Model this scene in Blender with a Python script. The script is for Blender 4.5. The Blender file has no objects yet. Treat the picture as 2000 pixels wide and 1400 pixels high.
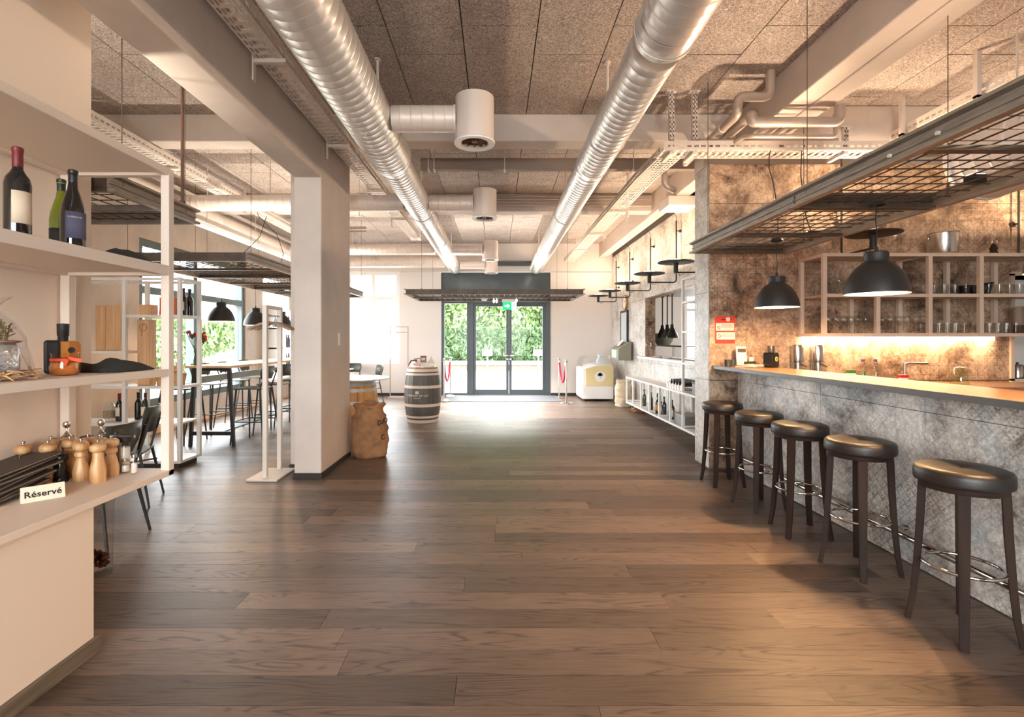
import bpy, bmesh, math, random
from mathutils import Vector, Matrix, Euler
random.seed(7)
R = random.random
PI = math.pi
sc = bpy.context.scene
COL = sc.collection

# ------------------------------------------------------------------ camera
cam_d = bpy.data.cameras.new('camera')
cam_d.sensor_fit = 'HORIZONTAL'; cam_d.sensor_width = 36.0
cam_d.lens = 36.0 * 980 / 2000
cam_d.shift_x = 0.015; cam_d.shift_y = -0.018
cam_d.clip_start = 0.05; cam_d.clip_end = 200
cam = bpy.data.objects.new('camera', cam_d)
cam.location = (0, 0, 1.42); cam.rotation_euler = (PI / 2, 0, 0)
COL.objects.link(cam); sc.camera = cam

# ------------------------------------------------------------------ view, sky
sc.view_settings.view_transform = 'Standard'
sc.view_settings.look = 'None'
sc.view_settings.gamma = 1.0
sc.view_settings.use_curve_mapping = False
sc.view_settings.exposure = 0.70
sc.cycles.max_bounces = 10
sc.cycles.diffuse_bounces = 6
sc.cycles.glossy_bounces = 4
sc.cycles.transparent_max_bounces = 24
sc.cycles.caustics_reflective = False
sc.cycles.caustics_refractive = False
sc.cycles.sample_clamp_indirect = 6.0

w = bpy.data.worlds.new('sky'); sc.world = w; w.use_nodes = True
bg = w.node_tree.nodes['Background']
bg.inputs[0].default_value = (0.93, 0.97, 1.0, 1); bg.inputs[1].default_value = 13.0

def area(name, loc, rot, sx, sy, power, col, portal=False, shape='RECTANGLE', spread=PI):
    l = bpy.data.lights.new(name, 'AREA'); l.shape = shape; l.size = sx; l.size_y = sy
    l.energy = power; l.color = col
    l.spread = spread
    if portal: l.cycles.is_portal = True
    o = bpy.data.objects.new(name, l); o.location = loc; o.rotation_euler = rot; COL.objects.link(o)
    return o
# portals guide the sky's light through the openings (they give no light themselves)
area('portal_street', (-5.3, 8.85, 1.67), (0, -PI / 2, 0), 2.5, 3.1, 1, (1, 1, 1), True)
area('portal_entrance', (0, 13.05, 1.2), (-PI / 2, 0, 0), 2.8, 2.3, 1, (1, 1, 1), True)
area('portal_back_window', (-3.2, 13.05, 2.0), (-PI / 2, 0, 0), 1.5, 2.4, 1, (1, 1, 1), True)
area('portal_rear', (-0.5, -4.1, 1.85), (PI / 2, 0, 0), 4.6, 2.9, 1, (1, 1, 1), True)
area('portal_kitchen', (5.62, 13.05, 1.9), (-PI / 2, 0, 0), 1.55, 2.0, 1, (1, 1, 1), True)
area('portal_street_far', (-5.3, 11.92, 1.67), (0, -PI / 2, 0), 2.5, 1.55, 1, (1, 1, 1), True)
area('portal_side', (-5.3, -1.0, 1.67), (0, -PI / 2, 0), 2.5, 4.0, 1, (1, 1, 1), True)
WARM = (1.0, 0.60, 0.29)
SOFTWARM = (1.0, 0.74, 0.50)

# ------------------------------------------------------------------ helpers
def new_mat(name):
    m = bpy.data.materials.new(name); m.use_nodes = True
    nt = m.node_tree; nt.nodes.clear()
    out = nt.nodes.new('ShaderNodeOutputMaterial')
    return m, nt, out

def nd(nt, typ, **kw):
    n = nt.nodes.new(typ)
    for k, v in kw.items():
        if k.startswith('i_'):
            key = k[2:]
            n.inputs[int(key) if key.isdigit() else key.replace('_', ' ')].default_value = v
        else: setattr(n, k, v)
    return n

def ramp(nt, stops):
    r = nt.nodes.new('ShaderNodeValToRGB')
    el = r.color_ramp.elements
    el[0].position, el[0].color = stops[0][0], (*stops[0][1], 1)
    el[1].position, el[1].color = stops[1][0], (*stops[1][1], 1)
    for p, c in stops[2:]:
        e = el.new(p); e.color = (*c, 1)
    return r

def rgb(*h):
    """sRGB 0-255 -> linear"""
    return tuple(((c / 255) / 12.92 if c / 255 <= .04045 else ((c / 255 + .055) / 1.055) ** 2.4) for c in h)

def M(name, col, rough=.5, metal=0., var=0., vscale=8., bump=0., bscale=40., emit=None, estr=0., coat=0., stretch=None, spec=.5):
    m, nt, out = new_mat(name)
    b = nd(nt, 'ShaderNodeBsdfPrincipled')
    b.inputs['Base Color'].default_value = (*col, 1)
    b.inputs['Roughness'].default_value = rough
    b.inputs['Metallic'].default_value = metal
    b.inputs['Coat Weight'].default_value = coat
    b.inputs['Specular IOR Level'].default_value = spec
    if emit:
        b.inputs['Emission Color'].default_value = (*emit, 1); b.inputs['Emission Strength'].default_value = estr
    if var or bump:
        tc = nd(nt, 'ShaderNodeTexCoord'); mp = nd(nt, 'ShaderNodeMapping')
        if stretch: mp.inputs['Scale'].default_value = stretch
        nt.links.new(tc.outputs['Object'], mp.inputs[0])
    if var:
        n = nd(nt, 'ShaderNodeTexNoise', i_Scale=vscale, i_Detail=6., i_Roughness=.6)
        nt.links.new(mp.outputs[0], n.inputs['Vector'])
        lo = tuple(max(0, c * (1 - var)) for c in col); hi = tuple(min(1, c * (1 + var)) for c in col)
        r = ramp(nt, [(.3, lo), (.7, hi)])
        nt.links.new(n.outputs[0], r.inputs[0]); nt.links.new(r.outputs[0], b.inputs['Base Color'])
    if bump:
        n2 = nd(nt, 'ShaderNodeTexNoise', i_Scale=bscale, i_Detail=5.)
        nt.links.new(mp.outputs[0], n2.inputs['Vector'])
        bp = nd(nt, 'ShaderNodeBump', i_Strength=bump, i_Distance=.01)
        nt.links.new(n2.outputs[0], bp.inputs['Height']); nt.links.new(bp.outputs[0], b.inputs['Normal'])
    nt.links.new(b.outputs[0], out.inputs[0])
    return m

def glass_mat(name, tint=(1, 1, 1), refl=1.0, opac=0.0, ocol=(.8, .9, .9)):
    """thin sheet glass: clear or tinted transmission plus a fresnel reflection"""
    m, nt, out = new_mat(name)
    t = nd(nt, 'ShaderNodeBsdfTransparent'); t.inputs[0].default_value = (*tint, 1)
    g = nd(nt, 'ShaderNodeBsdfGlossy', i_Roughness=.03)
    f = nd(nt, 'ShaderNodeFresnel', i_IOR=1.45)
    mul = nd(nt, 'ShaderNodeMath', operation='MULTIPLY'); mul.inputs[1].default_value = refl
    mx = nd(nt, 'ShaderNodeMixShader')
    L = nt.links.new
    ge = nd(nt, 'ShaderNodeNewGeometry'); fro = nd(nt, 'ShaderNodeMath', operation='SUBTRACT'); fro.inputs[0].default_value = 1.0
    L(ge.outputs['Backfacing'], fro.inputs[1])
    mu2 = nd(nt, 'ShaderNodeMath', operation='MULTIPLY'); L(fro.outputs[0], mu2.inputs[0]); L(f.outputs[0], mu2.inputs[1])
    L(mu2.outputs[0], mul.inputs[0]); L(mul.outputs[0], mx.inputs[0])
    if opac:
        d = nd(nt, 'ShaderNodeBsdfDiffuse'); d.inputs[0].default_value = (*ocol, 1)
        m2 = nd(nt, 'ShaderNodeMixShader', i_0=opac)
        L(t.outputs[0], m2.inputs[1]); L(d.outputs[0], m2.inputs[2]); L(m2.outputs[0], mx.inputs[1])
    else: L(t.outputs[0], mx.inputs[1])
    L(g.outputs[0], mx.inputs[2]); L(mx.outputs[0], out.inputs[0])
    return m

class MB:
    def __init__(s): s.v = []; s.f = []; s.mi = []; s.sm = []
    def add(s, vs, fs, mi=0, sm=False):
        o = len(s.v); s.v += [tuple(p) for p in vs]
        for f in fs: s.f.append([i + o for i in f]); s.mi.append(mi); s.sm.append(sm)
        return s
    def box(s, x0, x1, y0, y1, z0, z1, mi=0):
        v = [(x, y, z) for z in (z0, z1) for y in (y0, y1) for x in (x0, x1)]
        return s.add(v, [(0, 2, 3, 1), (4, 5, 7, 6), (0, 1, 5, 4), (2, 6, 7, 3), (0, 4, 6, 2), (1, 3, 7, 5)], mi)
    def rbox(s, c, size, rot=(0, 0, 0), mi=0):
        m = rot if isinstance(rot, Matrix) else Euler(rot).to_matrix()
        a = [d / 2 for d in size]
        v = [Vector(c) + m @ Vector((x * a[0], y * a[1], z * a[2])) for z in (-1, 1) for y in (-1, 1) for x in (-1, 1)]
        return s.add(v, [(0, 2, 3, 1), (4, 5, 7, 6), (0, 1, 5, 4), (2, 6, 7, 3), (0, 4, 6, 2), (1, 3, 7, 5)], mi)
    def bar(s, p0, p1, w, h, mi=0, up=(0, 0, 1), taper=1.0):
        p0 = Vector(p0); p1 = Vector(p1); d = (p1 - p0).normalized(); u = Vector(up)
        if abs(d.dot(u)) > .99: u = Vector((0, 1, 0))
        sd = d.cross(u).normalized(); u = sd.cross(d)
        v = []
        for p, k in ((p0, 1), (p1, taper)):
            for a, b in ((-1, -1), (1, -1), (1, 1), (-1, 1)): v.append(p + sd * a * w / 2 * k + u * b * h / 2 * k)
        return s.add(v, [(3, 2, 1, 0), (4, 5, 6, 7), (0, 1, 5, 4), (1, 2, 6, 5), (2, 3, 7, 6), (3, 0, 4, 7)], mi)
    def tube(s, pts, r, n=8, mi=0, closed=False, caps=True, sm=True):
        P = [Vector(p) for p in pts]; N = len(P)
        rr = r if isinstance(r, (list, tuple)) else [r] * N
        vs = []; prev = None
        for i, p in enumerate(P):
            if closed: d = (P[(i + 1) % N] - P[i - 1]).normalized()
            else:
                a = (P[i] - P[i - 1]).normalized() if i else (P[1] - P[0]).normalized()
                b = (P[i + 1] - P[i]).normalized() if i < N - 1 else a
                d = (a + b).normalized() if (a + b).length > 1e-6 else a
            if prev is None:
                u = Vector((0, 0, 1)) if abs(d.z) < .9 else Vector((1, 0, 0))
            else: u = prev
            sd = d.cross(u).normalized(); u = sd.cross(d).normalized(); prev = u
            k = 1.0
            if not closed and 0 < i < N - 1:
                c = a.dot(d); k = 1 / max(c, .5)
            for j in range(n):
                t = 2 * PI * (j + .5) / n
                vs.append(p + (sd * math.cos(t) + u * math.sin(t)) * rr[i] * (k if k < 1.5 else 1.5))
        fs = []
        for i in range(N if closed else N - 1):
            i2 = (i + 1) % N
            for j in range(n):
                j2 = (j + 1) % n
                fs.append((i * n + j, i * n + j2, i2 * n + j2, i2 * n + j))
        s.add(vs, fs, mi, sm)
        if caps and not closed:
            o = len(s.v) - len(vs)
            s.f.append([o + j for j in range(n)][::-1]); s.mi.append(mi); s.sm.append(False)
            s.f.append([o + (N - 1) * n + j for j in range(n)]); s.mi.append(mi); s.sm.append(False)
        return s
    def cyl(s, p0, p1, r0, r1=None, n=20, mi=0):
        return s.tube([p0, p1], [r0, r0 if r1 is None else r1], n, mi)
    def lathe(s, prof, n=24, c=(0, 0, 0), mi=0, mis=None, sm=True, mat=None):
        """profile [(r, z)] turned about Z through c; mis = material per band; mat = Matrix to orient"""
        vs = []; rows = []
        for r, z in prof:
            if r < 1e-6: rows.append([len(vs)]); vs.append(Vector((0, 0, z)))
            else:
                rows.append(list(range(len(vs), len(vs) + n)))
                for j in range(n): vs.append(Vector((r * math.cos(2 * PI * j / n), r * math.sin(2 * PI * j / n), z)))
        if mat is not None: vs = [mat @ v for v in vs]
        vs = [v + Vector(c) for v in vs]
        o = len(s.v); s.v += [tuple(v) for v in vs]
        for i in range(len(rows) - 1):
            a, b = rows[i], rows[i + 1]; m = mis[i] if mis else mi
            for j in range(n):
                j2 = (j + 1) % n
                if len(a) == 1 and len(b) == 1: continue
                if len(a) == 1: f = [a[0], b[j2], b[j]]
                elif len(b) == 1: f = [a[j], a[j2], b[0]]
                else: f = [a[j], a[j2], b[j2], b[j]]
                s.f.append([q + o for q in f]); s.mi.append(m); s.sm.append(sm)
        return s
    def plate(s, poly, axis, a0, a1, mi=0):
        """2-D polygon extruded along an axis: 'x' -> poly is (y,z), 'y' -> (x,z), 'z' -> (x,y)"""
        n = len(poly)
        mk = {'x': lambda p, a: (a, p[0], p[1]), 'y': lambda p, a: (p[0], a, p[1]), 'z': lambda p, a: (p[0], p[1], a)}[axis]
        v = [mk(p, a0) for p in poly] + [mk(p, a1) for p in poly]
        f = [list(range(n))[::-1], list(range(n, 2 * n))] + [(i, (i + 1) % n, n + (i + 1) % n, n + i) for i in range(n)]
        return s.add(v, f, mi)
    def build(s, name, mats, parent=None, world=False, bv=0., loc=None, rot=None, solid=0., recalc=True, sharp=40):
        me = bpy.data.meshes.new(name)
        v = s.v
        if world and parent is not None:
            q = parent.location; v = [(a - q[0], b - q[1], c - q[2]) for a, b, c in v]
        me.from_pydata(v, [], s.f); me.update()
        for m in (mats if isinstance(mats, (list, tuple)) else [mats]): me.materials.append(m)
        me.polygons.foreach_set('material_index', s.mi)
        me.polygons.foreach_set('use_smooth', s.sm)
        if recalc:
            bm = bmesh.new(); bm.from_mesh(me); bmesh.ops.recalc_face_normals(bm, faces=bm.faces); bm.to_mesh(me); bm.free()
        if any(s.sm): me.set_sharp_from_angle(angle=math.radians(sharp))
        o = bpy.data.objects.new(name, me); COL.objects.link(o)
        if parent is not None: o.parent = parent
        if loc is not None: o.location = loc
        if rot is not None: o.rotation_euler = rot
        if solid:
            k = o.modifiers.new('thickness', 'SOLIDIFY'); k.thickness = solid; k.offset = 0
        if bv:
            k = o.modifiers.new('edges', 'BEVEL'); k.width = bv; k.segments = 2; k.limit_method = 'ANGLE'
        return o

def tag(o, label=None, cat=None, group=None, kind=None):
    for k, v in (('label', label), ('category', cat), ('group', group), ('kind', kind)):
        if v: o[k] = v
    return o
def thing(name, label, cat, loc=(0, 0, 0), rotz=0., group=None, kind=None):
    o = bpy.data.objects.new(name, None); COL.objects.link(o); o.empty_display_size = .1
    o.location = loc; o.rotation_euler = (0, 0, rotz)
    return tag(o, label, cat, group, kind)
def struct(name, mb, mats, label, cat, **kw):
    return tag(mb.build(name, mats, **kw), label, cat, kind='structure')
def dup(root, loc, rotz=None, label=None, group=None):
    r = root.copy(); COL.objects.link(r); r.location = loc
    if rotz is not None: r.rotation_euler = (r.rotation_euler[0], r.rotation_euler[1], rotz)
    if label: r['label'] = label
    if group: r['group'] = group
    def kids(a, b):
        for ch in list(a.children):
            if ch.name not in COL.objects: continue
            c = ch.copy(); COL.objects.link(c); c.parent = b
            kids(ch, c)
    kids(root, r)
    return r
def rep(mb, name, mats, parent, places, bv=0., **kw):
    """several alike parts that share one mesh; places = [(loc, rot)]"""
    o = None
    for loc, rot in places:
        if o is None: o = mb.build(name, mats, parent, bv=bv, **kw); q = o
        else: q = o.copy(); COL.objects.link(q)
        q.location = loc; q.rotation_euler = rot
    return o
_boxes = {}
def piece(name, m, sx, sy, sz, c, parent, bv=0.):
    key = (m.name, round(sx, 3), round(sy, 3), round(sz, 3))
    if key not in _boxes:
        o = MB().box(-sx / 2, sx / 2, -sy / 2, sy / 2, -sz / 2, sz / 2).build(name, m, parent)
        _boxes[key] = o.data
    else:
        o = bpy.data.objects.new(name, _boxes[key]); COL.objects.link(o); o.parent = parent
    q = parent.matrix_world.translation if parent.parent else parent.location
    o.location = (c[0] - q[0], c[1] - q[1], c[2] - q[2])
    return o
def cells(u0, u1, uo, du, v0, v1, vo, dv, holes=()):
    """grid cells clipped to a rectangle, cut further at the edges of the holes"""
    def cuts(a, b, o, d, extra):
        k = math.floor((a - o) / d) - 1; c = {a, b}
        while o + k * d < b:
            t = o + k * d
            if a + .02 < t < b - .02: c.add(t)
            k += 1
        c |= {e for e in extra if a < e < b}
        return sorted(c)
    U = cuts(u0, u1, uo, du, [h[i] for h in holes for i in (0, 1)])
    V = cuts(v0, v1, vo, dv, [h[i] for h in holes for i in (2, 3)])
    for a, b in zip(U, U[1:]):
        for c, d in zip(V, V[1:]):
            if b - a < .03 or d - c < .03: continue
            mu, mv = (a + b) / 2, (c + d) / 2
            if any(h[0] < mu < h[1] and h[2] < mv < h[3] for h in holes): continue
            yield a, b, c, d
def text(name, s, size, mat, parent, loc, rot, ext=.0005, bold=0., align='CENTER', sx=1.0):
    cu = bpy.data.curves.new(name, 'FONT'); cu.body = s; cu.size = size; cu.extrude = ext; cu.offset = bold
    cu.align_x = align; cu.align_y = 'CENTER'; cu.resolution_u = 3
    cu.materials.append(mat)
    tmp = bpy.data.objects.new(name + '_outline', cu)
    me = bpy.data.meshes.new_from_object(tmp); me.name = name
    me.transform(Matrix.Diagonal((sx, 1, 1, 1)))
    o = bpy.data.objects.new(name, me); COL.objects.link(o); o.parent = parent; o.location = loc; o.rotation_euler = rot
    bpy.data.objects.remove(tmp); bpy.data.curves.remove(cu)
    return o
def point(name, loc, power, col, r=.03):
    l = bpy.data.lights.new(name, 'POINT'); l.energy = power; l.color = col; l.shadow_soft_size = r
    o = bpy.data.objects.new(name, l); o.location = loc; COL.objects.link(o); return o
def spot(name, loc, rot, power, col, ang=1.6, r=.03, blend=.5):
    l = bpy.data.lights.new(name, 'SPOT'); l.energy = power; l.color = col; l.spot_size = ang; l.spot_blend = blend; l.shadow_soft_size = r
    o = bpy.data.objects.new(name, l); o.location = loc; o.rotation_euler = rot; COL.objects.link(o); return o
def arc(c, r, a0, a1, n, plane='xz'):
    out = []
    for i in range(n + 1):
        t = a0 + (a1 - a0) * i / n; u, v = r * math.cos(t), r * math.sin(t)
        out.append({'xz': (c[0] + u, c[1], c[2] + v), 'yz': (c[0], c[1] + u, c[2] + v), 'xy': (c[0] + u, c[1] + v, c[2])}[plane])
    return out

# ------------------------------------------------------------------ materials
def plank_mat():
    m, nt, out = new_mat('oak_plank'); L = nt.links.new
    b = nd(nt, 'ShaderNodeBsdfPrincipled')
    tc = nd(nt, 'ShaderNodeTexCoord'); oi = nd(nt, 'ShaderNodeObjectInfo')
    off = nd(nt, 'ShaderNodeVectorMath', operation='SCALE'); off.inputs[0].default_value = (37., 11., 5.)
    L(oi.outputs['Random'], off.inputs['Scale'])
    add = nd(nt, 'ShaderNodeVectorMath', operation='ADD'); L(tc.outputs['Object'], add.inputs[0]); L(off.outputs[0], add.inputs[1])
    mp = nd(nt, 'ShaderNodeMapping'); mp.inputs['Scale'].default_value = (.9, 8., 1.); L(add.outputs[0], mp.inputs[0])
    # cathedral grain: bands of a warped, elongated field
    n1 = nd(nt, 'ShaderNodeTexNoise', i_Scale=.9, i_Detail=2., i_Roughness=.45, i_Distortion=.3); L(mp.outputs[0], n1.inputs['Vector'])
    mu = nd(nt, 'ShaderNodeMath', operation='MULTIPLY'); mu.inputs[1].default_value = 105.; L(n1.outputs[0], mu.inputs[0])
    s0 = nd(nt, 'ShaderNodeMath', operation='SINE'); L(mu.outputs[0], s0.inputs[0])
    s1 = nd(nt, 'ShaderNodeMath', operation='MULTIPLY_ADD'); s1.inputs[1].default_value = .5; s1.inputs[2].default_value = .5; L(s0.outputs[0], s1.inputs[0])
    sp = nd(nt, 'ShaderNodeMath', operation='POWER'); sp.inputs[1].default_value = 5.; L(s1.outputs[0], sp.inputs[0])
    nm = nd(nt, 'ShaderNodeTexNoise', i_Scale=2.4, i_Detail=3.); L(mp.outputs[0], nm.inputs['Vector'])
    mk = nd(nt, 'ShaderNodeMapRange'); mk.inputs['From Min'].default_value = .42; mk.inputs['From Max'].default_value = .6; L(nm.outputs[0], mk.inputs[0])
    sn = nd(nt, 'ShaderNodeMath', operation='MULTIPLY'); L(sp.outputs[0], sn.inputs[0]); L(mk.outputs[0], sn.inputs[1])
    mp2 = nd(nt, 'ShaderNodeMapping'); mp2.inputs['Scale'].default_value = (6., 130., 1.); L(add.outputs[0], mp2.inputs[0])
    n2 = nd(nt, 'ShaderNodeTexNoise', i_Scale=1., i_Detail=5., i_Roughness=.75); L(mp2.outputs[0], n2.inputs['Vector'])
    n3 = nd(nt, 'ShaderNodeTexNoise', i_Scale=1.6, i_Detail=3.); L(add.outputs[0], n3.inputs['Vector'])
    a1 = nd(nt, 'ShaderNodeMath', operation='MULTIPLY_ADD'); a1.inputs[1].default_value = -.24; a1.inputs[2].default_value = .17; L(sn.outputs[0], a1.inputs[0])
    a2 = nd(nt, 'ShaderNodeMath', operation='MULTIPLY_ADD'); a2.inputs[1].default_value = .45; L(n2.outputs[0], a2.inputs[0]); L(a1.outputs[0], a2.inputs[2])
    a3 = nd(nt, 'ShaderNodeMath', operation='MULTIPLY_ADD'); a3.inputs[1].default_value = .22; L(n3.outputs[0], a3.inputs[0]); L(a2.outputs[0], a3.inputs[2])
    a4 = nd(nt, 'ShaderNodeMath', operation='MULTIPLY_ADD'); a4.inputs[1].default_value = .30; L(oi.outputs['Random'], a4.inputs[0]); L(a3.outputs[0], a4.inputs[2])
    r = ramp(nt, [(.22, rgb(42, 34, 29)), (.95, rgb(150, 127, 109)), (.5, rgb(84, 68, 58)), (.7, rgb(112, 93, 80))])
    L(a4.outputs[0], r.inputs[0]); L(r.outputs[0], b.inputs['Base Color'])
    rr = nd(nt, 'ShaderNodeMapRange'); rr.inputs['To Min'].default_value = .50; rr.inputs['To Max'].default_value = .33; b.inputs['Specular IOR Level'].default_value = .5
    L(a2.outputs[0], rr.inputs[0]); L(rr.outputs[0], b.inputs['Roughness'])
    bp = nd(nt, 'ShaderNodeBump', i_Strength=.22, i_Distance=.004); L(a2.outputs[0], bp.inputs['Height']); L(bp.outputs[0], b.inputs['Normal'])
    L(b.outputs[0], out.inputs[0])
    return m

def woodwool_mat():
    m, nt, out = new_mat('wood_wool_board'); L = nt.links.new
    b = nd(nt, 'ShaderNodeBsdfPrincipled', i_Roughness=.95)
    tc = nd(nt, 'ShaderNodeTexCoord'); oi = nd(nt, 'ShaderNodeObjectInfo')
    off = nd(nt, 'ShaderNodeVectorMath', operation='SCALE'); off.inputs[0].default_value = (17., 31., 3.); L(oi.outputs['Random'], off.inputs['Scale'])
    add = nd(nt, 'ShaderNodeVectorMath', operation='ADD'); L(tc.outputs['Object'], add.inputs[0]); L(off.outputs[0], add.inputs[1])
    n1 = nd(nt, 'ShaderNodeTexNoise', i_Scale=75., i_Detail=3., i_Roughness=.75, i_Distortion=1.6); L(add.outputs[0], n1.inputs['Vector'])
    n2 = nd(nt, 'ShaderNodeTexNoise', i_Scale=5., i_Detail=4.); L(add.outputs[0], n2.inputs['Vector'])
    r = ramp(nt, [(.36, rgb(108, 92, 84)), (.62, rgb(230, 220, 212)), (.5, rgb(174, 158, 148))]); L(n1.outputs[0], r.inputs[0])
    mr = nd(nt, 'ShaderNodeMapRange'); mr.inputs['To Min'].default_value = .72; mr.inputs['To Max'].default_value = 1.18; L(n2.outputs[0], mr.inputs[0])
    mx = nd(nt, 'ShaderNodeVectorMath', operation='SCALE'); L(r.outputs[0], mx.inputs[0]); L(mr.outputs[0], mx.inputs['Scale'])
    L(mx.outputs[0], b.inputs['Base Color'])
    bp = nd(nt, 'ShaderNodeBump', i_Strength=.6, i_Distance=.006); L(n1.outputs[0], bp.inputs['Height']); L(bp.outputs[0], b.inputs['Normal'])
    L(b.outputs[0], out.inputs[0])
    return m

def tile_mat(name, dark, mid, light, blue, patt=.5, rough=.45, orth=False, bs=2.3, per=.075):
    """large worn stoneware tile with a faded carpet lattice print"""
    m, nt, out = new_mat(name); L = nt.links.new
    b = nd(nt, 'ShaderNodeBsdfPrincipled', i_Roughness=rough)
    g = nd(nt, 'ShaderNodeNewGeometry'); sp = nd(nt, 'ShaderNodeSeparateXYZ'); L(g.outputs['Position'], sp.inputs[0])
    def mt(op, a, c=None, d=None):
        n = nd(nt, 'ShaderNodeMath', operation=op)
        for i, q in enumerate((a, c, d)):
            if q is None: continue
            if isinstance(q, (int, float)): n.inputs[i].default_value = q
            else: L(q, n.inputs[i])
        return n.outputs[0]
    u = mt('ADD', sp.outputs[0], sp.outputs[1]); v = sp.outputs[2]
    nw = nd(nt, 'ShaderNodeTexNoise', i_Scale=6., i_Detail=2.); L(g.outputs['Position'], nw.inputs['Vector'])
    wob = mt('MULTIPLY', nw.outputs[0], .02)
    s1 = mt('ABSOLUTE', mt('SINE', mt('MULTIPLY', mt('ADD', mt('ADD', u, v), wob), PI / per)))
    s2 = mt('ABSOLUTE', mt('SINE', mt('MULTIPLY', mt('ADD', mt('SUBTRACT', u, v), wob), PI / per)))
    if orth:
        s1 = mt('ABSOLUTE', mt('SINE', mt('MULTIPLY', mt('ADD', u, wob), PI / per))); s2 = mt('ABSOLUTE', mt('SINE', mt('MULTIPLY', mt('ADD', v, wob), PI / per)))
    lat = mt('MINIMUM', s1, s2)
    s3 = mt('SINE', mt('MULTIPLY', u, 4 * PI / per)); s4 = mt('SINE', mt('MULTIPLY', v, 4 * PI / per))
    fl = mt('MULTIPLY', s3, s4)
    line = mt('LESS_THAN', lat, .22); dot = mt('GREATER_THAN', fl, .45)
    pat = mt('MAXIMUM', line, mt('MULTIPLY', dot, .8))
    wear = nd(nt, 'ShaderNodeTexNoise', i_Scale=1.6, i_Detail=7., i_Roughness=.72); L(g.outputs['Position'], wear.inputs['Vector'])
    wr = nd(nt, 'ShaderNodeMapRange'); wr.inputs['From Min'].default_value = .42; wr.inputs['From Max'].default_value = .62; L(wear.outputs[0], wr.inputs[0])
    fine = nd(nt, 'ShaderNodeTexNoise', i_Scale=28., i_Detail=6., i_Roughness=.8); L(g.outputs['Position'], fine.inputs['Vector'])
    fr = nd(nt, 'ShaderNodeMapRange'); fr.inputs['From Min'].default_value = .35; fr.inputs['From Max'].default_value = .6; L(fine.outputs[0], fr.inputs[0])
    pm = mt('MULTIPLY', mt('MULTIPLY', pat, wr.outputs[0]), mt('MULTIPLY', fr.outputs[0], patt))
    big = nd(nt, 'ShaderNodeTexNoise', i_Scale=bs, i_Detail=9., i_Roughness=.78, i_Distortion=.4); L(g.outputs['Position'], big.inputs['Vector'])
    r = ramp(nt, [(.36, dark), (.68, light), (.45, mid), (.57, light)]); L(big.outputs[0], r.inputs[0])
    bn = nd(nt, 'ShaderNodeTexNoise', i_Scale=3.1, i_Detail=5., i_Roughness=.6); 
    mpb = nd(nt, 'ShaderNodeMapping'); mpb.inputs['Location'].default_value = (9, 4, 2); L(g.outputs['Position'], mpb.inputs[0]); L(mpb.outputs[0], bn.inputs['Vector'])
    br = nd(nt, 'ShaderNodeMapRange'); br.inputs['From Min'].default_value = .5; br.inputs['From Max'].default_value = .68; br.inputs['To Max'].default_value = .65; L(bn.outputs[0], br.inputs[0])
    mxb = nd(nt, 'ShaderNodeMix', data_type='RGBA'); L(br.outputs[0], mxb.inputs['Factor']); L(r.outputs[0], mxb.inputs['A']); mxb.inputs['B'].default_value = (*blue, 1)
    mxp = nd(nt, 'ShaderNodeMix', data_type='RGBA'); L(pm, mxp.inputs['Factor']); L(mxb.outputs['Result'], mxp.inputs['A']); mxp.inputs['B'].default_value = (*dark, 1)
    sp2 = nd(nt, 'ShaderNodeTexNoise', i_Scale=34., i_Detail=6., i_Roughness=.8); L(g.outputs['Position'], sp2.inputs['Vector'])
    sr = nd(nt, 'ShaderNodeMapRange'); sr.inputs['From Min'].default_value = .3; sr.inputs['From Max'].default_value = .7; sr.inputs['To Min'].default_value = .5; sr.inputs['To Max'].default_value = 1.4; L(sp2.outputs[0], sr.inputs[0])
    vs = nd(nt, 'ShaderNodeVectorMath', operation='SCALE'); L(mxp.outputs['Result'], vs.inputs[0]); L(sr.outputs[0], vs.inputs['Scale'])
    L(vs.outputs[0], b.inputs['Base Color'])
    bp = nd(nt, 'ShaderNodeBump', i_Strength=.15, i_Distance=.004); L(fine.outputs[0], bp.inputs['Height']); L(bp.outputs[0], b.inputs['Normal'])
    L(b.outputs[0], out.inputs[0])
    return m

def wood_mat(name, c0, c1, scale=(30, 3, 3), rough=.5, spec=.5):
    m, nt, out = new_mat(name); L = nt.links.new
    b = nd(nt, 'ShaderNodeBsdfPrincipled', i_Roughness=rough); b.inputs['Specular IOR Level'].default_value = spec
    tc = nd(nt, 'ShaderNodeTexCoord'); mp = nd(nt, 'ShaderNodeMapping'); mp.inputs['Scale'].default_value = scale
    L(tc.outputs['Object'], mp.inputs[0])
    n = nd(nt, 'ShaderNodeTexNoise', i_Scale=1., i_Detail=4., i_Distortion=.5); L(mp.outputs[0], n.inputs['Vector'])
    r = ramp(nt, [(.35, c0), (.65, c1)]); L(n.outputs[0], r.inputs[0]); L(r.outputs[0], b.inputs['Base Color'])
    L(b.outputs[0], out.inputs[0])
    return m

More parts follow.
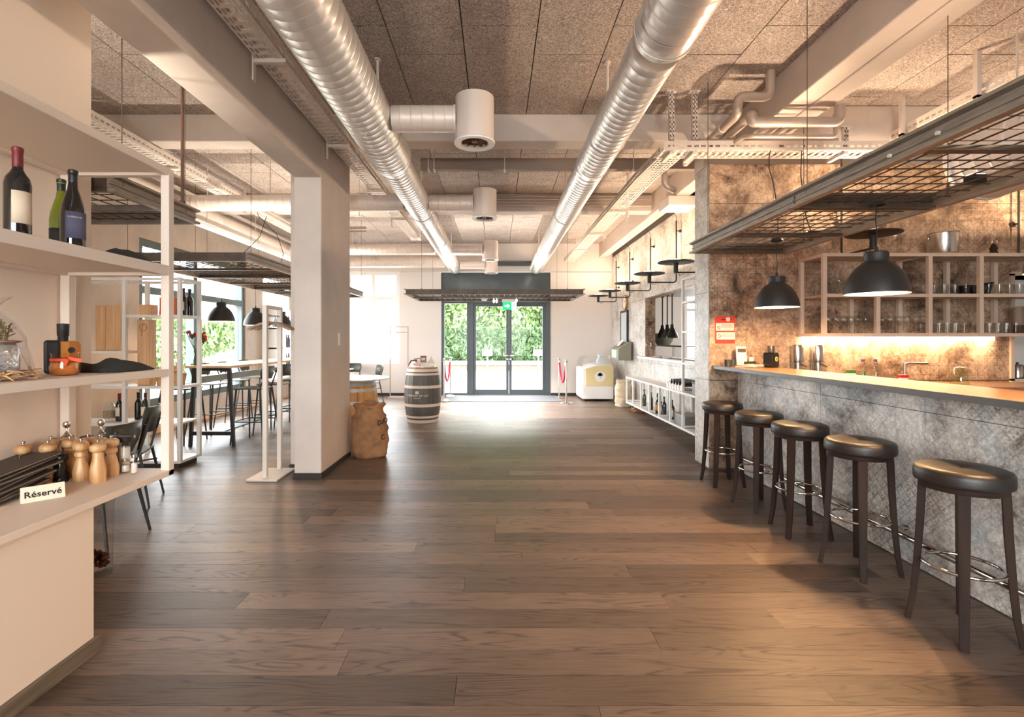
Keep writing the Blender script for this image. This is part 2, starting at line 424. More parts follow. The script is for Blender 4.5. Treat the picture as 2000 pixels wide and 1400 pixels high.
m_plank = plank_mat()
m_wool = woodwool_mat()
m_tile_wall = tile_mat('carpet_tile_warm_tint', rgb(58, 43, 33), rgb(140, 112, 90), rgb(192, 164, 138), rgb(118, 98, 82), .8, orth=True, bs=3.4, per=.105)  # warm brown of the bar lamps put into the grey tile's colours
m_tile_bar = tile_mat('carpet_tile_grey', rgb(92, 80, 70), rgb(184, 176, 168), rgb(232, 227, 220), rgb(176, 188, 194), .85)
m_tile_pale = tile_mat('carpet_tile_pale', rgb(158, 146, 134), rgb(196, 188, 178), rgb(222, 216, 208), rgb(200, 202, 200), .2)
m_concrete = M('smooth_concrete', rgb(205, 192, 182), .8, var=.07, vscale=2.2, bump=.1, bscale=30)
m_concwall = M('raw_concrete', rgb(196, 184, 172), .85, var=.12, vscale=2.5, bump=.12, bscale=25)
m_plaster = M('white_plaster', rgb(228, 220, 213), .85, bump=.04, bscale=60)
m_cream = M('cream_board', rgb(240, 222, 204), .55)
m_whitemet = M('white_powder_coat', rgb(228, 218, 208), .45)
m_white = M('white_paint', rgb(235, 232, 228), .5)
m_black = M('black_powder_coat', rgb(34, 32, 31), .55)
m_blackgl = M('black_gloss', rgb(18, 17, 17), .2)
m_darkframe = M('anthracite_frame', rgb(70, 78, 82), .4)
m_steelraw = M('raw_mill_steel', rgb(150, 138, 126), .45, .25, var=.3, vscale=9., stretch=(3, 1, 10))
m_steeldark = M('dark_mill_steel', rgb(84, 72, 62), .5, .3, var=.3, vscale=8.)
m_duct = M('galvanised_spiral', rgb(232, 228, 224), .30, .62)
m_ductp = M('painted_duct', rgb(222, 208, 198), .42, .12)
m_galv = M('galvanised_tray', rgb(226, 214, 204), .5, .15)
m_pipe = M('painted_pipe', rgb(190, 172, 158), .4, .25)
m_chrome = M('polished_chrome', rgb(215, 210, 205), .1, 1.)
m_steel = M('brushed_steel', rgb(200, 196, 190), .25, 1.)
m_leather = M('black_leather', rgb(40, 34, 30), .42, var=.12, vscale=30, bump=.12, bscale=160)
m_stoolwood = wood_mat('dark_stained_beech', rgb(38, 26, 21), rgb(56, 39, 31), (8, 8, 1.5), .6, .18)
m_counter = wood_mat('walnut_worktop', rgb(122, 88, 62), rgb(158, 118, 86), (18, 1.6, 10), .28)
m_slate = M('slate_edge', rgb(92, 90, 88), .4, var=.1)
m_glass = glass_mat('clear_pane', (.98, .99, .99), .35)
m_ware = glass_mat('drinking_glass', (.96, .96, .95), 1.25)
m_led = M('led_diffuser', (1, 1, 1), .5, emit=(1, .78, .5), estr=14)
m_bulb = M('warm_bulb', (1, 1, 1), .5, emit=(1, .66, .34), estr=60)
m_shadein = M('white_enamel', rgb(240, 228, 205), .5)
m_rubber = M('dark_rubber', rgb(48, 44, 42), .8)
m_amber = glass_mat('amber_spirit', (.90, .62, .34), 1.3, .28, rgb(214, 140, 70))
m_red = M('red_velvet', rgb(196, 40, 62), .8)
m_redpaint = M('red_enamel', rgb(205, 28, 34), .35)
m_poster = M('red_paper', rgb(226, 62, 38), .7)
m_paper = M('white_paper', rgb(238, 224, 206), .8)
m_ink = M('black_ink', rgb(30, 26, 24), .7)
m_millwood = wood_mat('olive_ash_wood', rgb(176, 122, 72), rgb(224, 182, 132), (28, 28, 2), .4)
m_crate = wood_mat('pine_board', rgb(206, 160, 116), rgb(230, 192, 150), (14, 14, 1.5), .6)
m_oakstave = wood_mat('oak_stave', rgb(168, 118, 62), rgb(206, 156, 94), (10, 10, 1.6), .5)
m_burlap = M('burlap', rgb(150, 110, 76), .95, var=.3, vscale=9, bump=.6, bscale=120)
m_burlapp = M('pale_burlap', rgb(206, 186, 160), .95, var=.15, vscale=9, bump=.5, bscale=120)
m_wineglass = M('dark_wine_glass', rgb(24, 22, 22), .08, coat=.6)
m_greenbottle = M('green_wine_glass', rgb(60, 66, 22), .06, coat=.6)
m_bluelab = M('slate_blue_label', rgb(92, 92, 116), .7, var=.08)
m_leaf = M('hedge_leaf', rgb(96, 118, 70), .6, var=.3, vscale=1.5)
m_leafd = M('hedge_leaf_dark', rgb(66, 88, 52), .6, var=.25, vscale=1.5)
m_cloth = M('charcoal_cloth', rgb(52, 50, 49), .95, var=.1, bump=.3, bscale=90)
m_grey = M('mid_grey_paint', rgb(120, 118, 114), .5)
m_sage = M('sage_grey_paint', rgb(136, 134, 116), .5)
m_yellow = M('pale_yellow_panel', rgb(222, 204, 150), .5)
m_menu = M('dark_leatherette', rgb(62, 54, 48), .55, var=.1)
m_chairsh = M('dark_green_grey_shell', rgb(66, 68, 62), .45)
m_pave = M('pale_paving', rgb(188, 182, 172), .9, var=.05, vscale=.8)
# ================================================================== SETTING
H = 3.90
# ---- floor: every plank a piece
floor = struct('floor', MB().box(-5.4, 7.0, -4.2, 13.1, -.12, -.0125), M('subfloor', rgb(40, 32, 27), .9),
               'dark smoked oak plank floor running across the hall', 'floor')
PWD = .1751
row = 0; y = 1.6
while y < 12.95:
    x = -5.3; first = True
    while x < 3.1:
        ln = (R() * 1.9 + .4) if first else (2.3 if R() < .75 else 1.5)
        first = False
        x2 = min(x + ln, 3.15)
        ln = x2 - x
        if ln > .02:
            sx = round(ln, 2) - .002
            piece('plank', m_plank, sx, PWD - .0022, .012, ((x + x2) / 2, y + PWD / 2, -.0062), floor)
        x = x2
    y += PWD
mb = MB(); yy = 1.598
while yy > -4:
    mb.box(-5.3, 3.1, yy - PWD + .0022, yy, -.0122, -.0002); yy -= PWD
o = mb.build('plank_field', m_plank, floor); o['kind'] = 'stuff'

# ---- ceiling: wood-wool boards on a dark slab
ceil = struct('ceiling', MB().box(-5.4, 7.0, -4.2, 13.1, H + .026, H + .2), M('ceiling_slab', rgb(60, 50, 44), .9),
              'ceiling of square-edged grey brown wood wool boards', 'ceiling')
k = 0; x = -.275 - .6 * 9
while x < 6.8:
    yo = 3.96 if k % 2 else 4.36
    for a, b_, c, d in cells(x, x + .6, x, .6, 2.6, 12.9, yo, 1.16):
        piece('ceiling_board', m_wool, round(b_ - a, 3) - .009, round(d - c, 3) - .011, .026, ((a + b_) / 2, (c + d) / 2, H + .013), ceil)
    x += .6; k += 1
o = MB().box(-5.3, 6.9, -4.1, 2.6, H, H + .025).build('ceiling_board_field', m_wool, ceil); o['kind'] = 'stuff'

def beam(name, x0, x1, y0, y1, z0, z1, label):
    return struct(name, MB().box(x0, x1, y0, y1, z0, z1), m_concrete, label, 'beam', bv=.012)
beam('ceiling_beam', -2.08, -1.80, -4.0, 5.15, 3.09, H - .001, 'deep pale concrete beam running from the shelves to the square column')
beam('ceiling_beam', 2.63, 2.836, -4.0, 12.9, 3.54, H - .001, 'long pale beam over the bar, hall side of a pair')
beam('ceiling_beam', 2.846, 3.05, -4.0, 5.46, 3.54, H - .001, 'long pale beam over the bar, bar side of a pair')
beam('ceiling_beam', -5.2, 2.63, 5.50, 5.74, 3.60, H - .001, 'pale cross beam behind the first round air outlet')
beam('ceiling_beam', -5.2, 2.63, 8.50, 8.74, 3.60, H - .001, 'pale cross beam behind the second round air outlet')
beam('ceiling_beam', 3.05, 6.8, 5.30, 5.46, 3.45, H - .001, 'cross beam above the tiled bar wall')
for yy in (7.35,):
    struct('trim_1', MB().box(2.52, 2.96, yy, yy + .45, 3.40, 3.535), m_plaster, 'boxed pale duct under the wall beam', 'trim')

struct('column', MB().box(-2.08, -1.80, 5.152, 6.16, .05, H - .002).box(-2.27, -2.081, 5.52, 6.16, .05, H - .002), m_concrete,
       'square pale concrete column beside the burlap sack', 'column', bv=.012)
struct('baseboard_column', MB().box(-2.09, -1.79, 5.14, 6.17, 0, .05).box(-2.28, -2.08, 5.51, 6.17, 0, .05), m_rubber,
       'dark skirting round the foot of the column', 'baseboard')
o = MB().box(-1.8, -1.794, 5.70, 5.76, 1.36, 1.50).build('light_switch', m_white, None, bv=.002)
tag(o, 'narrow white light switch on the concrete column', 'switch')

# ---- outer walls
def wall_x(name, x0, x1, y0, y1, z0, z1, holes, mat, label):
    mb = MB()
    for a, b_, c, d in cells(y0, y1, y0 - 1, 100, z0, z1, z0 - 1, 100, holes): mb.box(x0, x1, a, b_, c, d)
    return struct(name, mb, mat, label, 'wall')
def wall_y(name, y0, y1, x0, x1, z0, z1, holes, mat, label):
    mb = MB()
    for a, b_, c, d in cells(x0, x1, x0 - 1, 100, z0, z1, z0 - 1, 100, holes): mb.box(a, b_, y0, y1, c, d)
    return struct(name, mb, mat, label, 'wall')
wall_x('wall_left', -5.4, -5.2, -4, 13.1, 0, H, [(7.3, 10.4, .42, 2.92), (11.15, 12.7, .42, 2.92), (-3, 1.0, .42, 2.92)], m_concwall, 'raw concrete street wall with a large dark framed window')
wall_y('wall_back', 12.9, 13.1, -5.2, 7.0, 0, H, [(-1.42, 1.38, 0, 3.16), (-3.85, -2.5, .81, 3.18), (4.85, 6.4, .9, 2.9)], m_plaster, 'white end wall holding the glazed entrance')
wall_y('wall_rear', -4.2, -4.0, -5.4, 7.0, 0, H, [(-2.8, 1.8, .4, 3.3)], m_plaster, 'white wall behind the viewer')
wall_x('wall_bar_side', 6.8, 7.0, -4, 12.9, 0, H, [], m_plaster, 'plain side wall behind the bar')
wall_x('wall_partition', -2.56, -2.40, -1.2, 2.97, 0, H - .002, [], m_cream, 'cream wall panel behind the white shelf unit')
struct('baseboard_back', MB().box(-5.2, -1.43, 12.885, 12.9, 0, .06).box(1.39, 2.95, 12.885, 12.9, 0, .06), m_rubber, 'dark skirting along the end wall', 'baseboard')
struct('baseboard_left', MB().box(-5.2, -5.185, 1, 12.88, 0, .06), m_crate, 'pale wooden skirting below the street window', 'baseboard')

# ---- tiled walls
def tiled_x(parent, xf, y0, y1, z0, z1, yo, zo, mat, holes=(), du=1.0, dz=.96, t=.012, side=-1):
    for a, b_, c, d in cells(y0, y1, yo, du, z0, z1, zo, dz, holes):
        piece('tile', mat, t, round(b_ - a, 3) - .004, round(d - c, 3) - .004, (xf + side * t / 2, (a + b_) / 2, (c + d) / 2), parent)
def tiled_y(parent, yf, x0, x1, z0, z1, xo, zo, mat, holes=(), du=1.0, dz=.96, t=.012):
    for a, b_, c, d in cells(x0, x1, xo, du, z0, z1, zo, dz, holes):
        piece('tile', mat, round(b_ - a, 3) - .004, t, round(d - c, 3) - .004, ((a + b_) / 2, yf - t / 2, (c + d) / 2), parent)
m_grout = M('grout', rgb(96, 86, 78), .9)
wr = wall_x('wall_right', 2.975, 3.15, 5.87, 12.9, 0, H, [(7.5, 10.0, 1.10, 2.25)], m_grout, 'pale patterned tile wall with a serving hatch')
tiled_x(wr, 2.974, 5.87, 12.89, .0, 3.53, 5.9, .025, m_tile_pale, [(7.5, 10.0, 1.10, 2.25)])
wb = wall_y('wall_bar', 5.475, 5.85, 2.325, 6.8, 0, 3.34, [(5.62, 6.5, 1.0, 2.12)], m_grout, 'carpet patterned tile wall behind the bar, lamp warmth put into its colour')
tiled_y(wb, 5.474, 2.314, 6.8, 0, 3.335, 3.01, .025, m_tile_wall, [(5.60, 6.5, .98, 2.14)])
tiled_x(wb, 2.324, 5.476, 5.85, 0, 3.335, 5.0, .025, m_tile_pale)
wall_y('wall_bar_upper', 5.60, 5.86, 2.31, 6.8, 3.341, H - .001, [], m_plaster, 'plaster strip above the bar tiles')
# hatch lining and sill
mb = MB().box(2.96, 3.16, 9.99, 10.005, 1.10, 2.25).box(2.96, 3.16, 7.49, 7.505, 1.10, 2.25).box(2.96, 3.16, 7.5, 10, 2.245, 2.26)
struct('trim_2', mb, m_tile_wall, 'brown tiled reveal of the serving hatch', 'trim')
struct('trim_3', MB().box(2.84, 3.4, 7.0, 10.15, 1.055, 1.098), m_white, 'white sill shelf of the serving hatch', 'sill', bv=.004)

# ---- entrance door
door = thing('door_1', 'dark framed glazed double entrance door with a sidelight', 'door', (0, 12.95, 0), kind='structure')
def fr(name, x0, x1, z0, z1, d=.07, m=None): return MB().box(x0, x1, -d, d - .02, z0, z1).build(name, m or m_darkframe, door, bv=.006)
fr('frame_post', -1.42, -1.34, 0, 2.42); fr('frame_post', 1.25, 1.38, 0, 2.42)
fr('mullion', -.765, -.60, 0, 2.42)
fr('head_rail', -1.34, -.766, 2.36, 2.42); fr('head_rail', -.599, 1.249, 2.36, 2.42)
fr('threshold', -1.34, -.766, 0, .06); fr('threshold', -.599, 1.249, 0, .03)
for x0, x1 in ((-.598, .315), (.32, 1.248)):
    leaf = fr('door_leaf', x0, x0 + .07, .03, 2.36, .05)
    for q in (MB().box(x1 - .07, x1, -.05, .03, .03, 2.36), MB().box(x0 + .07, x1 - .07, -.05, .03, 2.28, 2.36), MB().box(x0 + .07, x1 - .07, -.05, .03, .03, .15)):
        q.build('leaf_rail', m_darkframe, leaf)
    MB().box(x0 + .07, x1 - .07, -.015, -.005, .15, 2.28).build('pane', m_glass, leaf)
    hx = x1 - .035 if x0 < 0 else x0 + .035
    MB().cyl((hx, -.05, 1.02), (hx, -.10, 1.02), .012).cyl((hx, -.10, 1.02), (hx + (.1 if x0 > 0 else -.1), -.10, 1.02), .012).cyl((hx, -.05, .93), (hx, -.062, .93), .02).build('handle', m_steel, leaf)
MB().box(-1.34, -.765, -.015, -.005, .06, 2.36).build('pane', m_glass, door)
fas = fr('fascia', -1.42, 1.38, 2.42, 2.46)
m_fascia = M('dark_glass_panel', rgb(74, 82, 86), .15, var=.25, vscale=1.2)
for x0, x1 in ((-1.40, -.022), (-.019, 1.36)):
    MB().box(x0, x1, -.045, -.02, 2.46, 3.12).build('fascia_panel', m_fascia, fas)
MB().box(-1.40, 1.36, -.015, .0, 2.46, 3.12).build('fascia_back', m_darkframe, fas)
MB().box(-1.42, 1.38, -.06, .05, 3.12, 3.16).build('fascia_rail', m_darkframe, fas)
MB().box(-1.43, -1.402, -.06, .05, 2.46, 3.12).box(1.362, 1.382, -.06, .05, 2.46, 3.12).build('fascia_rail', m_darkframe, fas)
struct('trim_4', MB().box(.02, 1.12, 12.74, 12.9, 3.32, 3.42), m_darkframe, 'dark roller housing above the entrance', 'trim')

# ---- windows
def window(name, axis, pos, a0, a1, z0, z1, vs, hs, mat, w_, label, depth=.07):
    t = thing(name, label, 'window', (0, 0, 0), kind='structure')
    def bx(n, u0, u1, w0, w1, m, d):
        mb = MB()
        if axis == 'y': mb.box(u0, u1, pos - d, pos + d, w0, w1)
        else: mb.box(pos - d, pos + d, u0, u1, w0, w1)
        return mb.build(n, m, t)
    bx('window_frame', a0, a0 + w_, z0, z1, mat, depth); bx('window_frame', a1 - w_, a1, z0, z1, mat, depth)
    U = [a0 + w_] + [q for v in vs for q in (v - w_ / 2, v + w_ / 2)] + [a1 - w_]
    for i in range(0, len(U), 2):
        bx('window_rail', U[i], U[i + 1], z0, z0 + w_, mat, depth - .004); bx('window_rail', U[i], U[i + 1], z1 - w_, z1, mat, depth - .004)
        for h in hs: bx('transom', U[i], U[i + 1], h - w_ / 2, h + w_ / 2, mat, depth - .004)
        Z = [z0 + w_] + [q for h in hs for q in (h - w_ / 2, h + w_ / 2)] + [z1 - w_]
        for j in range(0, len(Z), 2): bx('pane', U[i], U[i + 1], Z[j], Z[j + 1], m_glass, .004)
    for v in vs: bx('mullion', v - w_ / 2, v + w_ / 2, z0, z1, mat, depth)
    return t
m_winfr = M('dark_green_window_frame', rgb(74, 88, 86), .45)
window('window_1', 'x', -5.3, 7.3, 10.4, .42, 2.92, [8.72], [2.17], m_winfr, .11, 'large dark green framed street window beside the high table')
window('window_6', 'x', -5.3, 11.15, 12.7, .42, 2.92, [], [2.17], m_white, .08, 'white framed street window behind the bottle shelf')
window('window_2', 'y', 13.0, -3.85, -2.5, .81, 3.18, [-3.17], [2.5], m_white, .09, 'white framed end window beside the entrance')
window('window_3', 'y', 13.0, 4.85, 6.4, .9, 2.9, [5.6], [2.2], m_white, .07, 'white framed kitchen window seen through the hatch')
window('window_4', 'x', -5.3, -3.0, 1.0, .42, 2.92, [-1.0], [2.17], m_winfr, .09, 'street window of the near bay')
window('fill_window', 'y', -4.1, -2.8, 1.8, .4, 3.3, [-1.3, .3], [], m_darkframe, .09, 'added wide glazing behind the viewer, lets in fill light')  # unseen glazing added to bring fill light into the hall

# ---- outside
struct('ground', MB().box(-30, 30, 13.101, 40, -.15, -.02).box(-30, -5.401, -20, 13.1, -.15, -.02).box(-5.4, 30, -20, -4.201, -.15, -.02), m_pave, 'pale paving of the yard outside', 'paving')
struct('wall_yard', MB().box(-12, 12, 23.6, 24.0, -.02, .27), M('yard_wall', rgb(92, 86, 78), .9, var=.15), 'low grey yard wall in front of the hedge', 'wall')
struct('trim_5', MB().box(-12, 12, 23.5, 24.05, .27, .42), m_white, 'pale coping on the yard wall', 'trim')
def leaves(name, mat, x0, x1, y0, y1, z0, z1, n, s, label):
    mb = MB()
    for i in range(n):
        x = x0 + R() * (x1 - x0); z = z0 + R() * (z1 - z0)
        y_ = y0 + (math.sin(x * 2.1) * math.cos(z * 1.7) * .5 + .5) * (y1 - y0) * .6 + R() * (y1 - y0) * .4
        e = Euler((R() * 6, R() * 6, R() * 6)).to_matrix(); k = s * (.6 + R() * .8)
        p = Vector((x, y_, z))
        mb.add([p + e @ Vector((-k, 0, 0)), p + e @ Vector((0, -k * .5, 0)), p + e @ Vector((k, 0, k * .2)), p + e @ Vector((0, k * .5, 0))], [(0, 1, 2), (0, 2, 3)])
    o = mb.build(name, mat, None, recalc=False)
    return tag(o, label, 'hedge', kind='stuff')
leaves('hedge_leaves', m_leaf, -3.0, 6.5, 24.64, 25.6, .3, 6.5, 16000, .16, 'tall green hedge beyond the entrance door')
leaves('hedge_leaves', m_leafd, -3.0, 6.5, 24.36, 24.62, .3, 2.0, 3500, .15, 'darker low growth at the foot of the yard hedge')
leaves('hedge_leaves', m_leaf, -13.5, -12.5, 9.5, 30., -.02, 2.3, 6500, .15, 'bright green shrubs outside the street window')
tag(MB().box(-3.2, 6.7, 25.65, 26.2, -.02, 6.6).build('hedge_backing', M('hedge_core', rgb(58, 84, 40), .9, var=.5, vscale=9), None), 'added dark green backing box behind the tall yard hedge', 'hedge', kind='stuff')  # backing box added to keep bright sky out of the leaf gaps
for x, in ((-.43,), (1.93,)):
    t = thing('parking_sign', 'small white sign on a post outside the ' + ('sliding leaf, nearer the sidelight' if x < 0 else 'door, in front of the farther leaf'), 'sign', (x, 23.2, -.02))
    MB().box(-.03, .03, -.02, .02, 0, .75).build('post', m_white, t)
    MB().box(-.23, .23, -.035, -.02, .72, 1.0).build('board', m_white, t, bv=.005)
mat_o = MB().box(-1.25, 1.5, 11.55, 12.82, 0, .012).build('entrance_mat', M('grey_entrance_mat', rgb(92, 92, 94), .95, bump=.4, bscale=200), None)
tag(mat_o, 'wide grey entrance mat inside the glazed door', 'mat')
# kitchen floor and steel bench seen through the hatch
struct('wall_kitchen', MB().box(3.16, 6.8, 5.851, 5.87, 0, H), m_white, 'white kitchen wall behind the bar wall', 'wall')
# ================================================================== CEILING SERVICES
def spiral(mb, p0, p1, r, pitch=.085, n=36, bump=.0022, mi=0):
    """spiral-seam duct: shallow lock seam winding round a straight run"""
    p0 = Vector(p0); p1 = Vector(p1); d = p1 - p0; Ln = d.length
    q = d.to_track_quat('Z', 'Y').to_matrix()
    rows = []; z = 0.
    prof = [(0, r), (pitch * .04, r), (pitch * .86, r), (pitch * .89, r + bump * .5), (pitch * .91, r + bump), (pitch * .97, r + bump)]
    z0 = 0
    while z0 < Ln:
        for dz, rr in prof:
            if z0 + dz < Ln: rows.append((z0 + dz, rr))
        z0 += pitch
    rows.append((Ln, r))
    vs = []
    for i, (z, rr) in enumerate(rows):
        for j in range(n):
            t = 2 * PI * j / n
            zz = min(max(z + (pitch * (j / n - .5) if Ln > 2 and 6 < i < len(rows) - 8 else 0), 0), Ln)
            vs.append(p0 + q @ Vector((rr * math.cos(t), rr * math.sin(t), zz)))
    fs = [(i * n + j, i * n + (j + 1) % n, (i + 1) * n + (j + 1) % n, (i + 1) * n + j) for i in range(len(rows) - 1) for j in range(n)]
    mb.add(vs, fs, mi, True); o = len(mb.v) - len(vs)
    mb.f.append([o + j for j in range(n)]); mb.mi.append(mi); mb.sm.append(False)
    mb.f.append([o + (len(rows) - 1) * n + j for j in range(n)]); mb.mi.append(mi); mb.sm.append(False)
def ring(mb, c, axis, r, w_, h, n=36, mi=0):
    q = Vector(axis).to_track_quat('Z', 'Y').to_matrix()
    mb.lathe([(r, -w_), (r + h, -w_ * .7), (r + h, w_ * .7), (r, w_)], n, c, mi, mat=q)

ZD = 3.24
def main_duct(name, X, parts, hang, label, collars=()):
    t = thing(name, label, 'duct', (X, 0.5, ZD))
    for i, (y0, y1, r) in enumerate(parts):
        mb = MB(); spiral(mb, (0, y0 - .5, 0), (0, y1 - .5, 0), r); mb.build('duct_section', m_duct, t)
    for y0, r0, r1 in collars:
        mb = MB(); mb.lathe([(r0, -.03), (r0 + .004, -.03), (r0 + .004, .0), (r1 + .004, .012), (r1 + .004, .04), (r1, .04)], 36, (0, y0 - .5, 0), mat=Vector((0, 1, 0)).to_track_quat('Z', 'Y').to_matrix())
        mb.build('reducer', m_duct, t)
    for y0, r in hang:
        mb = MB().cyl((0, y0 - .5, r), (0, y0 - .5, H - ZD), .011, n=8); mb.lathe([(0, .0), (.03, 0), (.03, .012), (0, .012)], 12, (0, y0 - .5, H - ZD - .012))
        ring(mb, (0, y0 - .5, 0), (0, 1, 0), r + .004, .012, .004); mb.build('hanger', m_galv, t)
    return t
main_duct('air_duct', -1.05, [(.5, 5.0, .199), (5.02, 7.5, .166), (7.52, 10.1, .16), (10.12, 12.65, .155)], [(4.43, .199), (7.0, .166), (9.0, .16), (11.6, .155)],
          'long silver spiral duct with three round side outlets', [(4.99, .199, .166), (7.49, .166, .16), (10.09, .16, .155)])
main_duct('air_duct', .99, [(.5, 2.95, .182), (3.1, 5.2, .163), (5.22, 8.0, .160), (8.02, 10.4, .157), (10.42, 12.6, .155)], [(4.48, .163), (7.2, .16), (9.6, .157), (11.8, .155)],
          'long silver spiral duct without outlets over the hall', [(2.96, .184, .165), (5.19, .163, .16), (7.99, .16, .157), (10.39, .157, .155)])

def outlet(X, Y, label, x_duct=-.883):
    t = thing('air_outlet', label, 'air outlet', (X, Y, 3.03), group='round air outlets on the spiral duct')
    MB().lathe([(.135, 0), (.163, 0), (.163, .012), (.158, .014), (.158, .37), (.0, .37)], 36).build('drum', m_ductp, t)
    MB().lathe([(.115, -.003), (.165, -.006), (.168, .004), (.16, .014), (.135, .02), (.115, .03)], 36).build('rim', m_white, t)
    mb = MB().lathe([(0, .05), (.145, .05)], 24)
    mb.lathe([(0, .006), (.025, .01), (.025, .05)], 16)
    for k in range(12):
        a = k * PI / 6
        mb.rbox((.07 * math.cos(a), .07 * math.sin(a), .028), (.10, .004, .035), (.6, 0, a))
    mb.build('swirl_vane', M('outlet_dark', rgb(120, 92, 74), .6), t)
    mb = MB(); spiral(mb, (-.15, 0, .20), (x_duct - X, 0, .20), .104, .09, 28, .002); ring(mb, (-.16, 0, .2), (1, 0, 0), .105, .012, .006, 28)
    mb.build('branch_duct', m_ductp, t)
outlet(-.18, 4.11, 'largest round white air outlet, in front of the first cross beam', -.849)
outlet(-.16, 6.65, 'second round white air outlet, beyond the first cross beam')
outlet(-.13, 10.08, 'small distant round air outlet above the hanging entrance rack', -.875)
outlet(-.13, 12.06, 'smallest round air outlet close to the entrance fascia', -.875)
def cross_duct(Y, x0, x1, z, r, label, elbow=True):
    t = thing('branch_air_duct', label, 'duct', (x0, Y, z))
    mb = MB(); spiral(mb, (0, 0, 0), (x1 - x0, 0, 0), r, .1, 28, .002); mb.build('duct_section', m_ductp, t)
    if elbow:
        mb = MB().tube(arc((0, .22, 0), .22, -PI / 2, -PI, 8, 'xy'), r, 24); mb.build('elbow', m_ductp, t)
    MB().cyl((1.0, 0, r), (1.0, 0, H - z), .008, n=6).build('hanger', m_galv, t)
cross_duct(6.65, -4.0, -1.225, 3.235, .104, 'round cross duct running behind the column towards the window side')
cross_duct(10.08, -3.9, -1.235, 3.235, .10, 'round cross duct over the far tables')
cross_duct(12.06, -4.28, -1.235, 3.30, .14, 'thick round cross duct close to the end wall', False)
t = thing('air_duct', 'round painted duct running above the street window', 'duct', (-4.42, 2.0, 3.30))
mb = MB(); spiral(mb, (0, 0, 0), (0, 10.5, 0), .12, .1, 28, .002); mb.build('duct_section', m_ductp, t)
for yy in (2.2, 4.6, 7.2, 9.6): MB().cyl((0, yy, .12), (0, yy, .6), .008, n=6).build('hanger', m_galv, t)
# big white duct above the bar
t = thing('air_duct', 'very wide white duct above the mesh rack of the bar', 'duct', (4.15, 2.6, 2.95))
mb = MB(); spiral(mb, (0, 0, 0), (0, 1.7, 0), .33, .12, 40, .003); mb.build('duct_section', m_ductp, t)
for q in (.02, 1.2, 1.66):
    mb = MB(); ring(mb, (0, q, 0), (0, 1, 0), .33, .02, .012); mb.build('collar', m_ductp, t)
for q in (.4, 1.4): MB().cyl((0, q, .33), (0, q, .945), .008, n=8).build('hanger', m_galv, t)

# ---- perforated cable trays
def tray(name, label, loc, rotz, length, width, h=.09, p=.07, tilt=0.):
    t = thing(name, label, 'cable tray', loc, rotz)
    mb = MB()
    n = int(length / p); w2 = width / 2
    s = width / .2
    cols = [(-w2, -.084 * s, 0), (-.084 * s, -.068 * s, 1), (-.068 * s, -.056 * s, 0), (-.056 * s, -.040 * s, 2), (-.040 * s, -.030 * s, 0), (-.030 * s, .030 * s, 3), (.030 * s, .040 * s, 0),
            (.040 * s, .056 * s, 2), (.056 * s, .068 * s, 0), (.068 * s, .084 * s, 1), (.084 * s, w2, 0)]
    op = {1: (.18, .82), 2: (.3, .95), 3: (.2, .72)}
    def strip(f, cs):
        for c0, c1, k in cs:
            if k == 0:
                mb.add([f(c0, 0), f(c1, 0), f(c1, length), f(c0, length)], [(0, 1, 2, 3)]); continue
            a, b_ = op[k]
            for i in range(n + 1):
                y0 = i * p - (1 - b_) * p if i else 0; y1 = min(i * p + a * p, length)
                if y1 > y0: mb.add([f(c0, y0), f(c1, y0), f(c1, y1), f(c0, y1)], [(0, 1, 2, 3)])
    strip(lambda u, v: (u, v, 0), cols)
    side = [(0, h * .3, 0), (h * .3, h * .55, 1), (h * .55, h, 0)]
    strip(lambda u, v: (-w2, v, u), side); strip(lambda u, v: (w2, v, u), side)
    mb.build('perforated_channel', m_galv, t, solid=.0025, recalc=False)
    if tilt: t.rotation_euler = (tilt, 0, rotz)
    return t
def bracket(parent, yl, w_, wall=-1):
    mb = MB()
    x = wall * (w_ / 2 + .02)
    mb.box(x - .006, x + .006, yl - .02, yl + .02, -.16, .06)
    mb.box(min(x, -x), max(x, -x), yl - .018, yl + .018, -.032, -.004)
    mb.build('bracket', m_galv, parent)
t = tray('cable_tray', 'long perforated cable tray on brackets beside the deep concrete beam', (-1.66, .8, 3.48), 0, 9.6, .20, .10, p=.085)
for yl in (1.28, 2.88, 4.48, 6.1, 7.7): bracket(t, yl, .20)
t = tray('cable_tray', 'perforated cable tray receding along the serving hatch wall', (1.80, 6.1, 3.36), 0, 6.4, .24)
for yl in (1.4, 3.0, 4.6, 6.2):
    bracket(t, yl, .24, 1)
    MB().box(.15, .175, yl - .02, yl + .02, -.1, H - 3.36).build('strut', m_galv, t)
def strut(t, X, Y, z0, z1, m=None):
    """slotted hanging rail"""
    q = t.location; mb = MB(); x, y_ = X - q[0], Y - q[1]; z = z0 - q[2]; top = z1 - q[2]
    for sx in (-1, 1): mb.box(x + sx * .021 - .003, x + sx * .021 + .003, y_ - .02, y_ + .02, z, top)
    k = 0
    while z < top - .02:
        mb.box(x - .019, x + .019, y_ - .022, y_ - .019, z, z + .022); z += .045
    mb.box(x - .019, x - .008, y_ - .022, y_ - .019, z0 - q[2], top).box(x + .008, x + .019, y_ - .022, y_ - .019, z0 - q[2], top)
    return mb
t = tray('cable_tray', 'perforated cable tray crossing over the end of the bar', (4.25, 5.08, 3.30), PI / 2, 2.6, .24)
t.rotation_euler = (0, 0, PI / 2)
